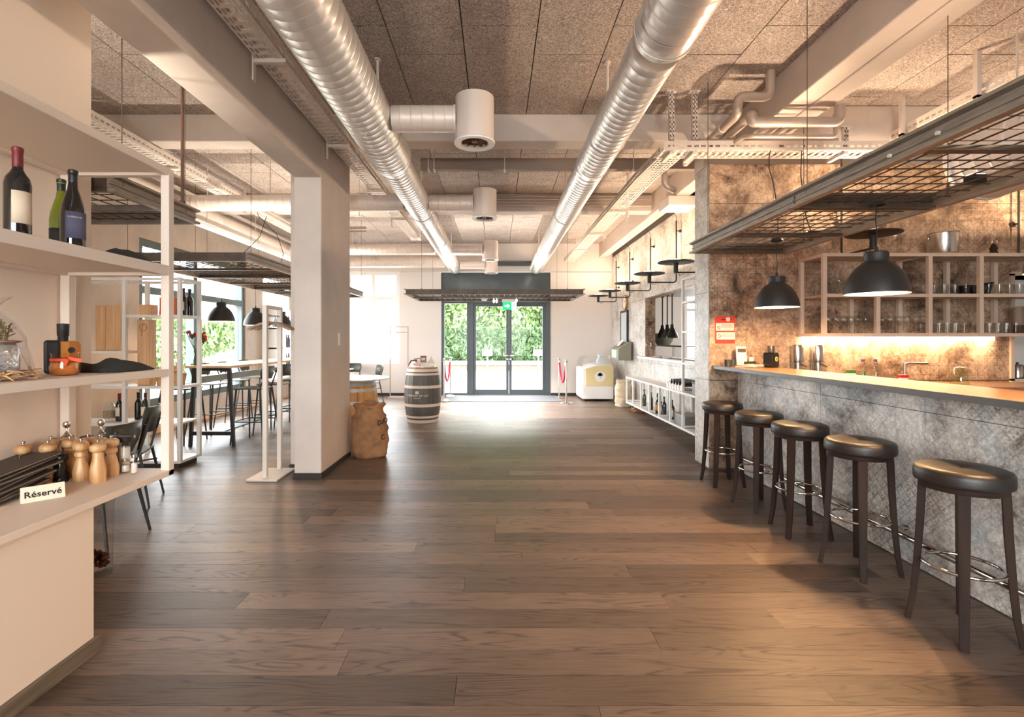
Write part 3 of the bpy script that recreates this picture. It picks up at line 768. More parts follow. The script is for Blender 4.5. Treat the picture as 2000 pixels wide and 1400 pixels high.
for X in (1.74, 1.97, 3.47):
    top = 3.54 if X > 3 else H
    o = strut(thing('tray_hanger', {1.74: 'slotted steel hanger nearest the spiral duct, holding the crossing tray', 1.97: 'slotted steel hanger beside the insulated pipes', 3.47: 'slotted steel hanger on the bar side of the paired beam'}[X], 'hanger', (X, 5.0, 3.30)), X, 5.0, 3.30, top)
    pr = [q for q in COL.objects if q.type == 'EMPTY' and q.name.startswith('tray_hanger')][-1]
    pr = max((q for q in COL.objects if q.name.startswith('tray_hanger')), key=lambda q: q.name)
    o.build('slotted_rail', m_galv, pr)
    MB().box(-.05, .05, -.03, .03, top - 3.31, top - 3.3005).build('foot_plate', m_galv, pr)
    MB().box(-.02, .02, -.02, .25, -.03, -.004).build('arm', m_galv, pr)
t = tray('cable_tray', 'short sloping tray linking the crossing tray to the wall tray', (1.80, 5.16, 3.31), 0, .95, .24, tilt=.055)
t = tray('cable_tray', 'perforated cable tray high above the bar shelves', (4.3, 4.1, 3.52), 0, 1.2, .3)
for yl in (.2, 1.0): MB().box(-.2, -.16, yl - .02, yl + .02, -.03, H - 3.52).box(-.2, .16, yl - .02, yl + .02, -.035, -.005).build('strut', m_galv, t)
t = tray('cable_tray', 'pale cable tray above the high table', (-3.9, 2.0, 3.49), 0, 10.4, .2)
for yl in (2.0, 4.0, 6.0, 8.0): MB().box(-.13, -.10, yl - .02, yl + .02, -.03, H - 3.493).box(-.13, .1, yl - .02, yl + .02, -.03, -.005).build('strut', m_galv, t)

# ---- pipes
def piping(name, pts, r, label, mat=None, hang=(), n=14):
    P = [Vector(p) for p in pts]; o = P[0]
    t = thing(name, label, 'pipe', o)
    out = []
    for i, p in enumerate(P):
        if 0 < i < len(P) - 1:
            a = (P[i - 1] - p); b_ = (P[i + 1] - p); k = min(r * 1.6, a.length * .45, b_.length * .45)
            A = p + a.normalized() * k; B = p + b_.normalized() * k
            for s_ in range(6):
                u = s_ / 5; out.append(A.lerp(p, u).lerp(p.lerp(B, u), u) - o)
        else: out.append(p - o)
    MB().tube(out, r, n).build('pipe_run', mat or m_pipe, t)
    for h in hang:
        h = Vector(h) - o
        MB().cyl(h, (h[0], h[1], H - o[2]), .006, n=6).build('hanger', m_galv, t)
    return t
t = piping('insulated_pipe', [(2.52, 4.62, 3.895), (2.52, 4.62, 3.66), (2.22, 4.62, 3.66), (2.22, 4.62, 3.50), (2.22, 5.44, 3.50), (2.22, 5.9, 3.50)], .042, 'insulated pipe dropping from the ceiling beside the paired beam')
for yy in (.3, .7):
    mb = MB(); ring(mb, (-.3, yy, -.395), (0, 1, 0), .042, .008, .004, 16); mb.build('clip', m_galv, t)
piping('insulated_pipe', [(3.12, 4.56, 3.55), (3.12, 4.56, 3.40), (2.32, 4.56, 3.40), (2.32, 4.56, 3.47), (2.32, 5.45, 3.47)], .045, 'thick insulated pipe crossing under the paired beam')
piping('insulated_pipe', [(3.16, 4.68, 3.53), (3.16, 4.68, 3.32), (2.38, 4.68, 3.32), (2.34, 4.74, 3.34), (2.34, 4.92, 3.36)], .02, 'thin pipe below the thick insulated crossing pipe')
t = piping('waste_pipe', [(1.98, 5.92, 3.895), (1.98, 5.92, 3.24), (2.12, 5.98, 3.2)], .035, 'short pale pipe stub dropping by the tiled corner')
piping('conduit_pipe', [(2.0, 5.0, 3.40), (3.4, 5.0, 3.41)], .022, 'straight pale conduit lying above the crossing tray')
t = thing('service_channel', 'grey square channel hanging across the hall between the beams', 'channel', (-.95, 6.3, 3.62))
MB().box(0, 3.5, -.05, .05, -.068, .068).build('channel', M('grey_channel', rgb(142, 124, 112), .6), t, bv=.004)
for x in (.1, .17, 1.05, 2.65): MB().cyl((x, -.06, .28), (x, -.06, -.08), .006, n=6).box(x - .012, x + .012, -.065, .065, -.08, -.07).build('hanger', m_galv, t)
for i in range(4):
    piping('conduit_pipe', [(-.1, 8.46 - .012 * i, 3.84 - .055 * i), (2.6, 8.46 - .012 * i, 3.84 - .055 * i)], .014, ['topmost', 'upper middle', 'lower middle', 'lowest'][i] + ' of four thin conduits along the second cross beam')
for i, (x, z) in enumerate(((-4.62, 3.62), (-4.78, 3.50), (-4.95, 3.36))):
    piping('conduit_pipe', [(x, 2.0, z), (x, 12.7, z)], (.03, .022, .03)[i], ('upper', 'middle', 'lower')[i] + ' of three pale conduits along the street wall', m_ductp)
t = thing('bright_tube', 'long white tube along the window side, brightness put in as glow', 'light', (-4.15, 3.4, 3.04))
MB().box(-.03, .03, 0, 7.6, 0, .05).build('batten', m_white, t)
MB().cyl((0, .1, -.02), (0, 7.5, -.02), .018, n=10).build('tube', M('tube_light', (1, 1, 1), .5, emit=(1, .95, .9), estr=.9), t)  # bright white line put in as a faint glow, no lamp here
for yy in (.5, 3.8, 7.1): MB().cyl((0, yy, .05), (0, yy, H - 3.04), .006, n=6).build('hanger', m_galv, t)
t = thing('pipe_loop', 'small rectangular pipe loop below the far cross duct', 'pipe', (-2.0, 7.3, 3.05))
MB().tube([(.1, 0, 0), (-.4, 0, 0), (-.4, .0, .18), (.1, 0, .18)], .02, 8).tube([(-.36, 0, -.05), (.1, 0, -.05)], .012, 8).build('loop', m_pipe, t)
MB().cyl((0, 0, .18), (0, 0, H - 3.05), .006, n=6).build('hanger', m_galv, t)

# ---- hanging steel racks with mesh
def channel(mb, p0, p1, h=.11, fl=.045, inward=(1, 0, 0), mi=0):
    """C-section lying on its side: web plus two flanges turned outward with a rib"""
    p0 = Vector(p0); p1 = Vector(p1); iv = Vector(inward); u = Vector((0, 0, 1)); a = -iv
    pr = [(0, 0), (fl, 0), (fl, .016), (.007, .020), (.007, h * .42), (.014, h * .46), (.014, h * .54), (.007, h * .58), (.007, h - .020), (fl, h - .016), (fl, h), (0, h)]
    n = len(pr); vs = []
    for p in (p0, p1):
        for x, z in pr: vs.append(p + a * x + u * z)
    fs = [list(range(n))[::-1], list(range(n, 2 * n))] + [(i, (i + 1) % n, n + (i + 1) % n, n + i) for i in range(n)]
    mb.add(vs, fs, mi)
m_wire = M('dark_wire', rgb(96, 84, 74), .5, .3)
def rack(label, X0, X1, Y0, Y1, Z=2.31, group=None, step=.13, mid=True, wires=(0., .12, .12), lon=.104):
    t = thing('hanging_rack', label, 'rack', (X0, Y0, Z), group=group)
    W, L_ = X1 - X0, Y1 - Y0
    for a, b_, iv in (((0, 0, 0), (0, L_, 0), (1, 0, 0)), ((W, 0, 0), (W, L_, 0), (-1, 0, 0))):
        mb = MB(); channel(mb, a, b_, inward=iv); mb.build('side_beam', m_steelraw, t)
    for a, b_, iv in (((.0, 0, 0), (W, 0, 0), (0, 1, 0)), ((0, L_, 0), (W, L_, 0), (0, -1, 0))):
        mb = MB(); channel(mb, a, b_, h=.10, fl=.03, inward=(-iv[0], -iv[1], 0)); mb.build('end_beam', m_steeldark, t)
    if mid: MB().box(0, W, L_ / 2 - .025, L_ / 2 + .025, .0, .025).build('cross_bar', m_steeldark, t)
    mb = MB(); x = lon
    while x < W - .03: mb.cyl((x, .02, .033), (x, L_ - .02, .033), .0042, n=5); x += lon
    y_ = step * .6
    while y_ < L_ - .03: mb.cyl((.01, y_, .041), (W - .01, y_, .041), .0042, n=5); y_ += step
    mb.build('wire_mesh', m_steeldark, t)
    if wires:
        for x, y_ in ((wires[0], wires[1]), (W - wires[0], wires[1]), (wires[0], L_ - wires[2]), (W - wires[0], L_ - wires[2])):
            if y_ < 0: continue
            MB().cyl((x, y_, .1), (x, y_, H - Z), .003, n=6).cyl((x, y_, .06), (x, y_, .13), .008, n=8).build('suspension_wire', m_wire, t)
    return t
rk_bar1 = rack('raw steel mesh rack over the far end of the bar', 2.03, 2.95, 3.42, 5.18, group='hanging mesh racks over the bar', wires=(0., -1, .36))
rk_bar2 = rack('raw steel mesh rack over the near half of the bar', 2.03, 2.95, 1.35, 3.40, group='hanging mesh racks over the bar')
for yy in (.93, 1.21): MB().cyl((-.02, yy, .05), (-.032, yy, .05), .010, n=10).build('bolt', m_galv, rk_bar2)
rack('raw steel mesh rack behind the white wall shelf, near the window bay', -3.25, -2.33, 3.0, 3.87, group='hanging mesh racks by the window')
rack('steel mesh rack over the near end of the high table', -4.25, -2.83, 5.66, 7.2, group='hanging mesh racks by the window')
rack('steel mesh rack over the middle of the high table', -4.25, -2.83, 7.24, 8.8, group='hanging mesh racks by the window')
rack('steel mesh rack between the column and the end window', -4.25, -2.80, 8.84, 10.5, group='hanging mesh racks by the window')
rkd = rack('wide steel mesh rack hanging in front of the entrance door', -1.76, 1.68, 9.75, 11.5, lon=.12, wires=(.3, .03, .03))
t = thing('hanging_rod', 'thin brown rod holding the window bay rack', 'rod', (-2.33, 3.72, 2.42))
MB().cyl((0, 0, 0), (0, 0, H - 2.42), .011, n=8).build('rod', M('rust_rod', rgb(96, 66, 50), .7), t)
MB().lathe([(0, -.01), (.02, -.01), (.02, .03), (0, .03)], 10).build('nut', m_steeldark, t)
def cable(label, pts, r=.005):
    o = Vector(pts[0]); t = MB().tube([Vector(p) - o for p in pts], r, 6).build('power_cable', m_black, None, loc=o)
    return tag(t, label, 'cable')
cable('black cable curling from the crossing tray to the first bar pendant', [(2.72, 4.98, 3.31), (2.70, 4.97, 3.24), (2.66, 4.9, 3.1), (2.62, 4.75, 2.9), (2.58, 4.6, 2.6), (2.50, 4.46, 2.38)])
cable('black cable hanging from the crossing tray behind the rack', [(3.10, 4.98, 3.38), (3.06, 4.98, 3.36), (3.02, 4.97, 3.28), (3.0, 4.95, 3.05), (2.96, 4.8, 2.6), (2.9, 4.6, 2.36)])
cable('looping black cable above the first window pendant', [(-3.3, 7.2, 3.2), (-3.4, 7.2, 2.9), (-3.55, 7.2, 2.75), (-3.75, 7.2, 2.55), (-3.9, 7.2, 2.4)])
cable('black cable rising from the second mesh rack to the window tray', [(-3.85, 8.0, 3.62), (-3.8, 8.0, 3.4), (-3.5, 8.0, 3.1), (-3.4, 8.0, 2.8), (-3.5, 8.0, 2.42)])
# over-door lights and exit sign
for x, nm in ((-.28, 'round spotlight above the sidelight under the entrance rack'), ):
    t = thing('ceiling_spotlight', nm, 'light', (x, 11.35, 2.31))
    MB().lathe([(0, 0), (.05, 0), (.07, .04), (.03, .09), (0, .1)], 16).build('body', m_white, t)
for x, nm in ((-.03, 'twin white tube lights beside the exit sign'), (.42, 'single slanting white tube light beyond the exit sign')):
    t = thing('tube_light', nm, 'light', (x, 10.6, 2.25))
    mb = MB()
    for dx in ((-.03, .03) if x < 0 else (0,)): mb.cyl((dx, -.1, .0), (dx, .3, 0), .022, n=10).box(dx - .004, dx + .004, .08, .1, 0, .08)
    mb.build('tube', M('tube_glow', (1, 1, 1), .5, emit=(1, .97, .93), estr=2.5), t)
for x in (-.06, 0., .42): area('tube_light_glow', (x, 10.7, 2.226), (0, 0, 0), .03, .40, 40, (1, .98, .96), spread=2.0)
ex = thing('exit_sign', 'green and white illuminated exit sign under the entrance rack', 'sign', (.29, 11.3, 2.13))
MB().box(-.17, .17, -.03, .03, .145, .21).build('housing', m_white, ex, bv=.004)
m_exg = M('exit_green', rgb(0, 170, 96), .5, emit=(0, .42, .17), estr=.9); m_exw = M('exit_white', (1, 1, 1), .5, emit=(1, 1, 1), estr=.8)
MB().box(-.155, .045, -.012, .012, -.03, .145).build('arrow_panel', m_exg, ex)
MB().box(.047, .155, -.012, .012, -.03, .145).build('figure_panel', m_exw, ex)
ap, fp = [q for q in ex.children if q.name.startswith('arrow_panel')][0], [q for q in ex.children if q.name.startswith('figure_panel')][0]
MB().box(-.11, -.045, -.0135, -.012, .04, .075).plate([(-.05, .01), (.01, .057), (-.05, .105)], 'y', -.0135, -.012).build('arrow', m_exw, ap)
mb = MB().lathe([(0, 0), (.012, .0), (.012, .002), (0, .002)], 12, (.108, -.012, .108), mat=Matrix.Rotation(PI / 2, 3, 'X'))
mb.bar((.105, -.0128, .092), (.092, -.0128, .05), .016, .002, up=(0, 1, 0)).bar((.092, -.0128, .05), (.115, -.0128, .02), .009, .002, up=(0, 1, 0)).bar((.115, -.0128, .02), (.112, -.0128, -.01), .008, .002, up=(0, 1, 0))
mb.bar((.092, -.0128, .05), (.078, -.0128, .025), .009, .002, up=(0, 1, 0)).bar((.078, -.0128, .025), (.06, -.0128, .02), .008, .002, up=(0, 1, 0))
mb.bar((.103, -.0128, .085), (.128, -.0128, .07), .007, .002, up=(0, 1, 0)).bar((.103, -.0128, .085), (.082, -.0128, .075), .007, .002, up=(0, 1, 0))
mb.build('running_figure', m_exg, fp)
for x in (-.1, .1): MB().cyl((x, 0, .205), (x, 0, .216), .005, n=6).build('hanger', m_white, ex)
# ================================================================== BAR
bar = thing('bar_counter', 'long bar front clad in grey carpet patterned tiles', 'counter', (2.62, 5.46, 0))
MB().box(2.634, 2.80, .6, 5.455, 0.0, 1.108).build('core', m_grout, bar, world=True)
tiled_x(bar, 2.633, .6, 5.455, .005, .98, .10, -2, m_tile_bar, du=.99, dz=9)
tiled_x(bar, 2.633, .6, 5.455, .98, 1.105, .10, -2, m_tile_bar, du=.99, dz=9)
top = thing('worktop', 'long brown wooden bar top with a slate coloured edge', 'worktop', (2.62, 5.46, 1.11))
MB().box(2.355, 2.86, .6, 5.455, 1.112, 1.145).build('slab', m_counter, top, world=True, bv=.003)
MB().box(2.34, 2.354, .6, 5.455, 1.109, 1.1455).build('front_edge', m_slate, top, world=True, bv=.002)
rail = thing('foot_rail', 'polished foot rail running along the foot of the bar', 'rail', (2.52, 5.4, .21))
MB().cyl((2.52, .7, .21), (2.52, 5.40, .21), .019, n=14).lathe([(0, -.02), (.02, -.014), (.022, 0), (0, .004)], 14, (2.52, 5.405, .21), mat=Matrix.Rotation(PI / 2, 3, 'X')).build('tube', m_chrome, rail, world=True)
for yy in (1.2, 2.2, 3.2, 4.2, 5.1): MB().cyl((2.52, yy, .21), (2.617, yy, .21), .009, n=8).lathe([(0, 0), (.03, 0), (.03, .008), (0, .008)], 14, (2.61, yy, .21), mat=Matrix.Rotation(PI / 2, 3, 'Y')).build('bracket', m_chrome, rail, world=True)

# ---- bar stools
def make_stool(label, loc, rz):
    t = thing('bar_stool', label, 'stool', loc, rz, 'bar stools along the tiled counter')
    mbq = MB().lathe([(0, .799), (.012, .798), (.03, .803), (.10, .807), (.160, .805), (.178, .799), (.186, .787), (.188, .770), (.188, .744), (.185, .731), (.176, .726), (0, .726)], 40); st_ = seat_ = mbq.build('seat', m_leather, t, sharp=60)
    MB().lathe([(.0, .801), (.008, .803), (.011, .800), (0, .796)], 12).build('button', m_leather, seat_)
    MB().lathe([(0, .700), (.165, .700), (.168, .712), (.168, .7265), (0, .7265)], 40).build('seat_ring', m_stoolwood, t)
    for a in range(4):
        m = Matrix.Rotation(PI / 4 + a * PI / 2, 3, 'Z')
        mb = MB()
        st = [(.150, .702, .024), (.158, .5, .023), (.170, .3, .021), (.186, .12, .019), (.206, 0, .017)]
        vs = []
        for r, z, hw in st:
            for u, v in ((-1, -1), (1, -1), (1, 1), (-1, 1)): vs.append(m @ Vector((r + u * hw * .72, v * hw, z)))
        n = len(st); fs = [(3, 2, 1, 0), tuple((n - 1) * 4 + j for j in range(4))] + [(i * 4 + j, i * 4 + (j + 1) % 4, i * 4 + 4 + (j + 1) % 4, i * 4 + 4 + j) for i in range(n - 1) for j in range(4)]
        mb.add(vs, fs); lg = mb.build('leg', m_stoolwood, t, bv=.003)
    MB().tube(arc((0, 0, .325), .155, 0, 2 * PI * 39 / 40, 39, 'xy'), .0085, 10, closed=True).build('foot_ring', m_chrome, t)
    return t
st0 = make_stool('round black leather bar stool, largest of the row, closest to the viewer', (2.265, 2.44, 0), math.radians(4))
for (x, y_, rz), lb in zip([(2.25, 3.11, .25), (2.245, 3.72, -.1), (2.235, 4.28, .2), (2.235, 4.97, .05)],
                           ['round black leather bar stool, second from the viewer', 'round black leather bar stool, middle of the five',
                            'round black leather bar stool, second from the tiled end wall', 'round black leather bar stool standing beside the tiled corner pillar']):
    dup(st0, (x, y_, 0), rz, lb)

# ---- pendants
PW_PEND, PW_UP, PW_DISC, PW_LED, PW_LEFT = 55, 75, 12, 9, 55
def make_pendant(label, loc, cord, group, pw=None):
    t = thing('pendant_lamp', label, 'lamp', loc, 0, group)
    outr = [(.180, 0), (.178, .03), (.168, .075), (.148, .125), (.118, .170), (.086, .200), (.068, .212), (.066, .222), (.068, .226), (.068, .268), (.060, .276), (.018, .278), (.0, .278)]
    shd = MB().lathe(outr, 40).build('shade', m_black, t, sharp=35)
    MB().lathe([(.180, 0), (.175, .001), (.173, .03), (.163, .073), (.143, .122), (.114, .166), (.082, .194), (0, .205)], 40).build('inner_shade', m_shadein, shd)
    MB().lathe([(0, .05), (.018, .053), (.030, .068), (.034, .085), (.028, .105), (.016, .125), (.014, .16), (0, .16)], 16).build('bulb', m_bulb, t)
    MB().cyl((0, 0, .275), (0, 0, .31), .014, .008, n=10).tube([(0, 0, .30), (.004, 0, .40), (-.006, .0, .5), (0, 0, cord)], .0035, 6).build('cord', m_black, t)
    MB().lathe([(.05, -.012), (.05, .0), (.04, .012), (0, .014)], 16, (0, 0, cord)).build('ceiling_cup', m_black, t)
    point('pendant_light', (loc[0], loc[1], loc[2] + .035), pw or PW_PEND, WARM, .03)
    return t
GP = 'dark dome pendants over the bar'
make_pendant('dark dome pendant over the far end of the bar', (2.49, 4.46, 1.71), .60, GP)
make_pendant('dark dome pendant over the middle of the bar, largest fully seen', (2.49, 3.29, 1.722), .59, GP)
make_pendant('dark dome pendant cut by the picture edge above the bar', (2.49, 2.13, 1.715), .60, GP)

# uplights riding on the racks over the bar (they wash the ceiling)
def uplight(label, loc, power, tilt=(PI, 0, 0), ang=2.2, col=SOFTWARM):
    t = thing('rack_uplight', label, 'lamp', loc, 0)
    MB().box(-.045, .045, -.03, .03, 0, .05).build('housing', m_black, t, bv=.004)
    MB().box(-.038, .038, -.024, .024, .0505, .053).build('lens', m_led, t)
    spot('uplight_beam', (loc[0], loc[1], loc[2] + .07), tilt, power, col, ang, .03, .6)
uplight('small black uplight on the far bar rack', (2.86, 4.55, 2.355), PW_UP, (PI, -1.0, 0))
uplight('small black uplight on the mesh, middle of the bar', (2.86, 3.0, 2.355), 26, (PI, -.7, 0))
uplight('small black uplight on the mesh near the picture edge', (2.86, 1.9, 2.355), PW_UP, (PI, -1.0, 0))

# ---- back bar shelf
shelf = thing('bar_shelf', 'pale steel glass shelf on the tiled bar wall', 'shelf', (3.28, 5.04, 1.455))
m_shelf = M('taupe_steel', rgb(206, 184, 164), .5)
X0, X1, YF, YB = 3.28, 6.3, 5.04, 5.455
for x in (3.30, 3.835, 4.36, 4.875, 5.39):
    z1 = 2.295 if x != 3.835 else 1.875
    MB().box(x - .02, x + .02, YF, YF + .036, 1.455, z1).build('upright', m_shelf, shelf, world=True)
    MB().box(x - .02, x + .02, YB - .04, YB, 1.455, z1).build('upright', m_shelf, shelf, world=True)
    if z1 > 2:
        MB().box(x - .018, x + .018, YF + .036, YB - .04, 2.26, 2.292).build('side_rail', m_shelf, shelf, world=True)
        MB().box(x - .018, x + .018, YF + .036, YB - .04, 1.458, 1.488).build('side_rail', m_shelf, shelf, world=True)
for z, x1 in ((1.455, X1), (1.852, X1), (2.262, 5.95)):
    MB().box(X0 + .041, x1, YF + .002, YF + .034, z, z + .034).build('front_rail', m_shelf, shelf, world=True)
    MB().box(X0 + .04, x1, YF + .034, YB - .002, z + .012, z + .030).build('shelf_board', m_shelf, shelf, world=True)
led = thing('led_strip', 'glowing warm light strip under the bar shelf', 'light', (3.3, 5.44, 1.44))
MB().box(3.31, 5.36, 5.40, 5.452, 1.416, 1.452).build('profile', m_led, led, world=True)
area('led_strip_light', (4.33, 5.38, 1.410), (0.25, 0, 0), 2.05, .03, PW_LED, (1, .72, .42))

# ---- glasses
m_rim = m_ware
def lathe_thing(name, prof, mat, label, cat, loc, group=None, n=16, sharp=50):
    o = MB().lathe(prof, n).build(name, mat, None, loc=loc, sharp=sharp)
    return tag(o, label, cat, group)
wine = [(0, 0), (.033, .001), (.034, .003), (.008, .008), (.004, .02), (.004, .075), (.010, .085), (.028, .105), (.036, .13), (.034, .165), (.029, .185)]
tumb = [(0, 0), (.030, 0), (.032, .01), (.036, .11), (.034, .11), (.030, .012), (0, .012)]
carafe = [(0, 0), (.05, 0), (.055, .02), (.05, .08), (.026, .12), (.024, .15), (.032, .19)]
ORD = 'first second third fourth fifth sixth seventh eighth ninth'.split()
def row(name, prof, label, group, xs, ys, z, n=14):
    o0 = None
    for y_ in ys:
        rw = ('front row', 'back row') if len(ys) == 2 else ('front row', 'middle row', 'back row')
        for i, x in enumerate(xs):
            xx = x + (R() - .5) * .008
            if o0 is None: q = o0 = lathe_thing(name, prof, m_ware, label, 'glass', (xx, y_, z), group, n)
            else: q = o0.copy(); COL.objects.link(q); q.location = (xx, y_, z)
            q['label'] = f"{label}, {ORD[i]} from the poster side" + (', ' + rw[list(ys).index(y_)] if len(ys) > 1 else '')
import itertools
fr_ = lambda a, b_, n: [a + (b_ - a) * i / (n - 1) for i in range(n)]
ZL, ZM, ZT = 1.4855, 1.8825, 2.2925
row('wine_glass', wine, 'stemmed wine glass, first lower bay', 'wine glasses in the first lower bay', fr_(3.38, 3.76, 6), (5.12, 5.22, 5.32), ZL)
row('wine_glass', wine, 'stemmed wine glass, second lower bay', 'wine glasses in the second lower bay', fr_(3.91, 4.28, 5), (5.12, 5.22, 5.32), ZL)
row('wine_glass', wine, 'stemmed wine glass, first upper bay', 'wine glasses in the first upper bay', fr_(3.40, 3.80, 5), (5.14, 5.26), ZM)
row('tumbler', tumb, 'small tumbler, third lower bay', 'tumblers in the third lower bay', fr_(4.45, 4.80, 5), (5.14, 5.26), ZL)
row('tumbler', tumb, 'small tumbler, last lower bay', 'tumblers in the last lower bay', fr_(4.95, 5.30, 5), (5.12, 5.22), ZL)
row('carafe', carafe, 'clear water carafe, second upper bay', 'carafes in the second upper bay', (4.02, 4.17, 4.29), (5.2,), ZM)
row('tumbler', tumb, 'tumbler, third upper bay', 'tumblers in the third upper bay', fr_(4.46, 4.80, 4), (5.14, 5.25), ZM)
row('tumbler', tumb, 'tumbler, open shelf end', 'tumblers at the upper shelf end', fr_(5.02, 5.85, 9), (5.12, 5.22), ZM)
for x, y_, rr, hh, mt, lb, nm, ct in ((4.14, 5.24, .12, .26, m_ware, 'big clear glass bowl on a foot on top of the bar shelf', 'glass_bowl', 'bowl'),):
    lathe_thing(nm, [(0, 0), (.075, 0), (.07, .02), (.055, .06), (.07, .085), (.11, .12), (.135, .17), (.14, .22), (.13, .255)], mt, lb, ct, (x, y_, ZT), None, 28)
t = thing('ice_bucket', 'shiny steel wine cooler on top of the bar shelf', 'bucket', (4.66, 5.24, ZT))
MB().lathe([(0, 0), (.115, 0), (.128, .02), (.128, .235), (.135, .24), (.128, .246), (.122, .235), (.11, .02), (0, .02)], 32).build('bowl', m_steel, t)
for s_ in (-1, 1): MB().tube(arc((s_ * .128, 0, .19), .03, -PI / 2, PI / 2, 6, 'yz'), .006, 6).build('handle', m_steel, t)
t = thing('peppermill', 'small dark turned mill on the end of the bar shelf top', 'mill', (5.15, 5.2, ZT))
MB().lathe([(0, 0), (.04, 0), (.04, .03), (.026, .05), (.035, .075), (.022, .10), (.02, .115)], 20).build('body', m_stoolwood, t)
MB().lathe([(.02, .115), (.036, .13), (.03, .155), (.0, .165)], 20).build('head', m_chrome, t)
t = thing('napkin_box', 'black open box on the upper bar shelf', 'box', (4.93, 5.2, ZM))
MB().plate([(-.11, .1), (-.085, .0), (.1, .0), (.15, .13), (.13, .13), (.09, .02), (-.07, .02), (-.09, .1)], 'y', -.08, .08).build('tray', m_blackgl, t)
MB().box(-.09, .11, -.08, -.07, .005, .1).build('front_panel', m_blackgl, t)
t = thing('drink_dispenser', 'pale rounded canister with a dark base at the end of the lower bar shelf', 'dispenser', (5.20 + .0, 5.10, ZL))
t.location = (5.27, 5.12, ZL); t.location = (5.56, 5.25, ZL)
MB().lathe([(0, .09), (.10, .09), (.112, .11), (.112, .26), (.10, .285), (0, .29)], 28).build('canister', M('pale_canister', rgb(196, 178, 164), .35), t)
MB().lathe([(0, 0), (.108, 0), (.111, .01), (.111, .0895), (0, .0895)], 28).build('base', M('brown_base', rgb(108, 88, 72), .3), t)

# pass-through at the end of the bar wall
mb = MB().box(5.58, 5.62, 5.44, 5.86, .98, 2.14).box(6.50, 6.54, 5.44, 5.86, .98, 2.14).box(5.58, 6.54, 5.44, 5.86, 2.12, 2.16).box(5.58, 6.54, 5.44, 5.86, .96, 1.0)
struct('trim_6', mb, m_shelf, 'pale wooden lining of the small opening beyond the bar shelf', 'trim')
struct('wall_scullery', MB().box(5.4, 6.75, 5.853, 5.868, .5, 3.0), M('pale_teal_glass', rgb(186, 198, 194), .3, var=.12, vscale=3), 'pale teal glazed back of the small bar opening', 'wall')
t = thing('steel_canister', 'small steel canister standing in the opening beyond the bar shelf', 'canister', (5.83, 5.62, 1.001))
MB().lathe([(0, 0), (.055, 0), (.055, .13), (.045, .145), (0, .15)], 20).build('body', m_steel, t); MB().lathe([(0, .15), (.012, .152), (.012, .17), (0, .172)], 10).build('knob', m_black, t)

# ---- back counter with small things (stands behind the bar)
bc = thing('back_counter', 'brown back counter under the glowing shelf', 'counter', (4.4, 5.1, 0))
MB().box(3.1, 5.55, 4.86, 5.46, .0, .93).build('body', m_grey, bc, world=True)
MB().box(3.05, 5.57, 4.82, 5.461, .931, .965).build('top', m_counter, bc, world=True, bv=.003)
ZC = .9655
def pbottle(loc, label, mat, cap, h=.26, r=.036):
    t = thing('bottle', label, 'bottle', loc)
    MB().lathe([(0, 0), (r, 0), (r, h * .45), (r * .8, h * .62), (r * .38, h * .8), (r * .36, h * .92), (0, h * .92)], 18).build('body', mat, t)
    MB().lathe([(r * .45, h * .9), (r * .45, h), (0, h)], 14).build('cap', cap, t)
    return t
m_purple = M('purple_cap', rgb(96, 60, 140), .5)
b1 = pbottle((3.72, 5.1, ZC), 'clear bottle with purple cap and green leaf, on the back counter', m_ware, m_purple)
MB().rbox((0, -.01, .09), (.03, .01, .09), (0, .3, 0)).build('label', M('leaf_green', rgb(40, 130, 60), .6), b1)
pbottle((3.85, 5.1, ZC), 'plain clear bottle with purple cap, on the back counter', m_ware, m_purple)
t = thing('tea_box', 'little green and cream box beside the purple capped bottles', 'box', (3.60, 5.1, ZC))
MB().box(-.035, .035, -.025, .025, 0, .12).build('carton', M('cream_carton', rgb(220, 214, 180), .7), t)
MB().box(-.0355, .0355, -.0255, .0255, .12, .15).build('lid', M('leaf_green_box', rgb(70, 130, 66), .7), t)
for x, lb in ((3.235, 'steel soap dispenser by the poster end of the back wall'), (3.452, 'second steel dispenser on the tiled wall, under the strip light')):
    t = thing('soap_dispenser', lb, 'dispenser', (x, 5.46, 1.08))
    MB().lathe([(0, .10), (.055, .10), (.058, .12), (.058, .27), (.05, .29), (0, .295)], 20, (0, -.065, 0)).build('canister', m_steel, t)
    MB().lathe([(0, 0), (.045, 0), (.045, .098), (0, .098)], 18, (0, -.065, 0)).build('nozzle_base', m_steel, t)
    MB().bar((0, -.11, .09), (.04, -.16, .06), .03, .012).build('lever', m_chrome, t)
    MB().box(-.05, .05, -.012, -.001, .02, .27).build('back_plate', m_steel, t)
t = thing('tap', 'angular chrome tap behind the bar', 'tap', (4.27, 5.25, ZC))
MB().cyl((0, 0, 0), (0, 0, .21), .013, n=12).tube([(0, 0, .20), (.04, 0, .21), (.20, -.05, .21)], .013, 10).build('spout', m_steel, t)
MB().lathe([(0, 0), (.026, 0), (.026, .02), (0, .022)], 14).build('base', m_steel, t)
t = thing('glass_jar', 'upturned pale green glass jug on the back counter', 'jar', (4.66, 5.05, ZC))
MB().lathe([(.075, 0), (.078, .02), (.07, .13), (.05, .17), (.02, .185), (0, .186)], 24).build('body', glass_mat('green_tinted_ware', (.86, .92, .8), 2.0), t)
MB().tube(arc((.075, 0, .09), .04, -PI / 2, PI / 2, 8, 'xz'), .006, 8).build('handle', m_ware, t)
t = thing('sponge_holder', 'tiny red scrubber on the back counter', 'sponge', (4.05, 5.0, ZC))
MB().box(-.04, .04, -.025, .025, .08, .11).build('sponge', m_redpaint, t, bv=.005); MB().box(-.03, .03, -.02, .02, 0, .0795).build('holder', m_white, t)

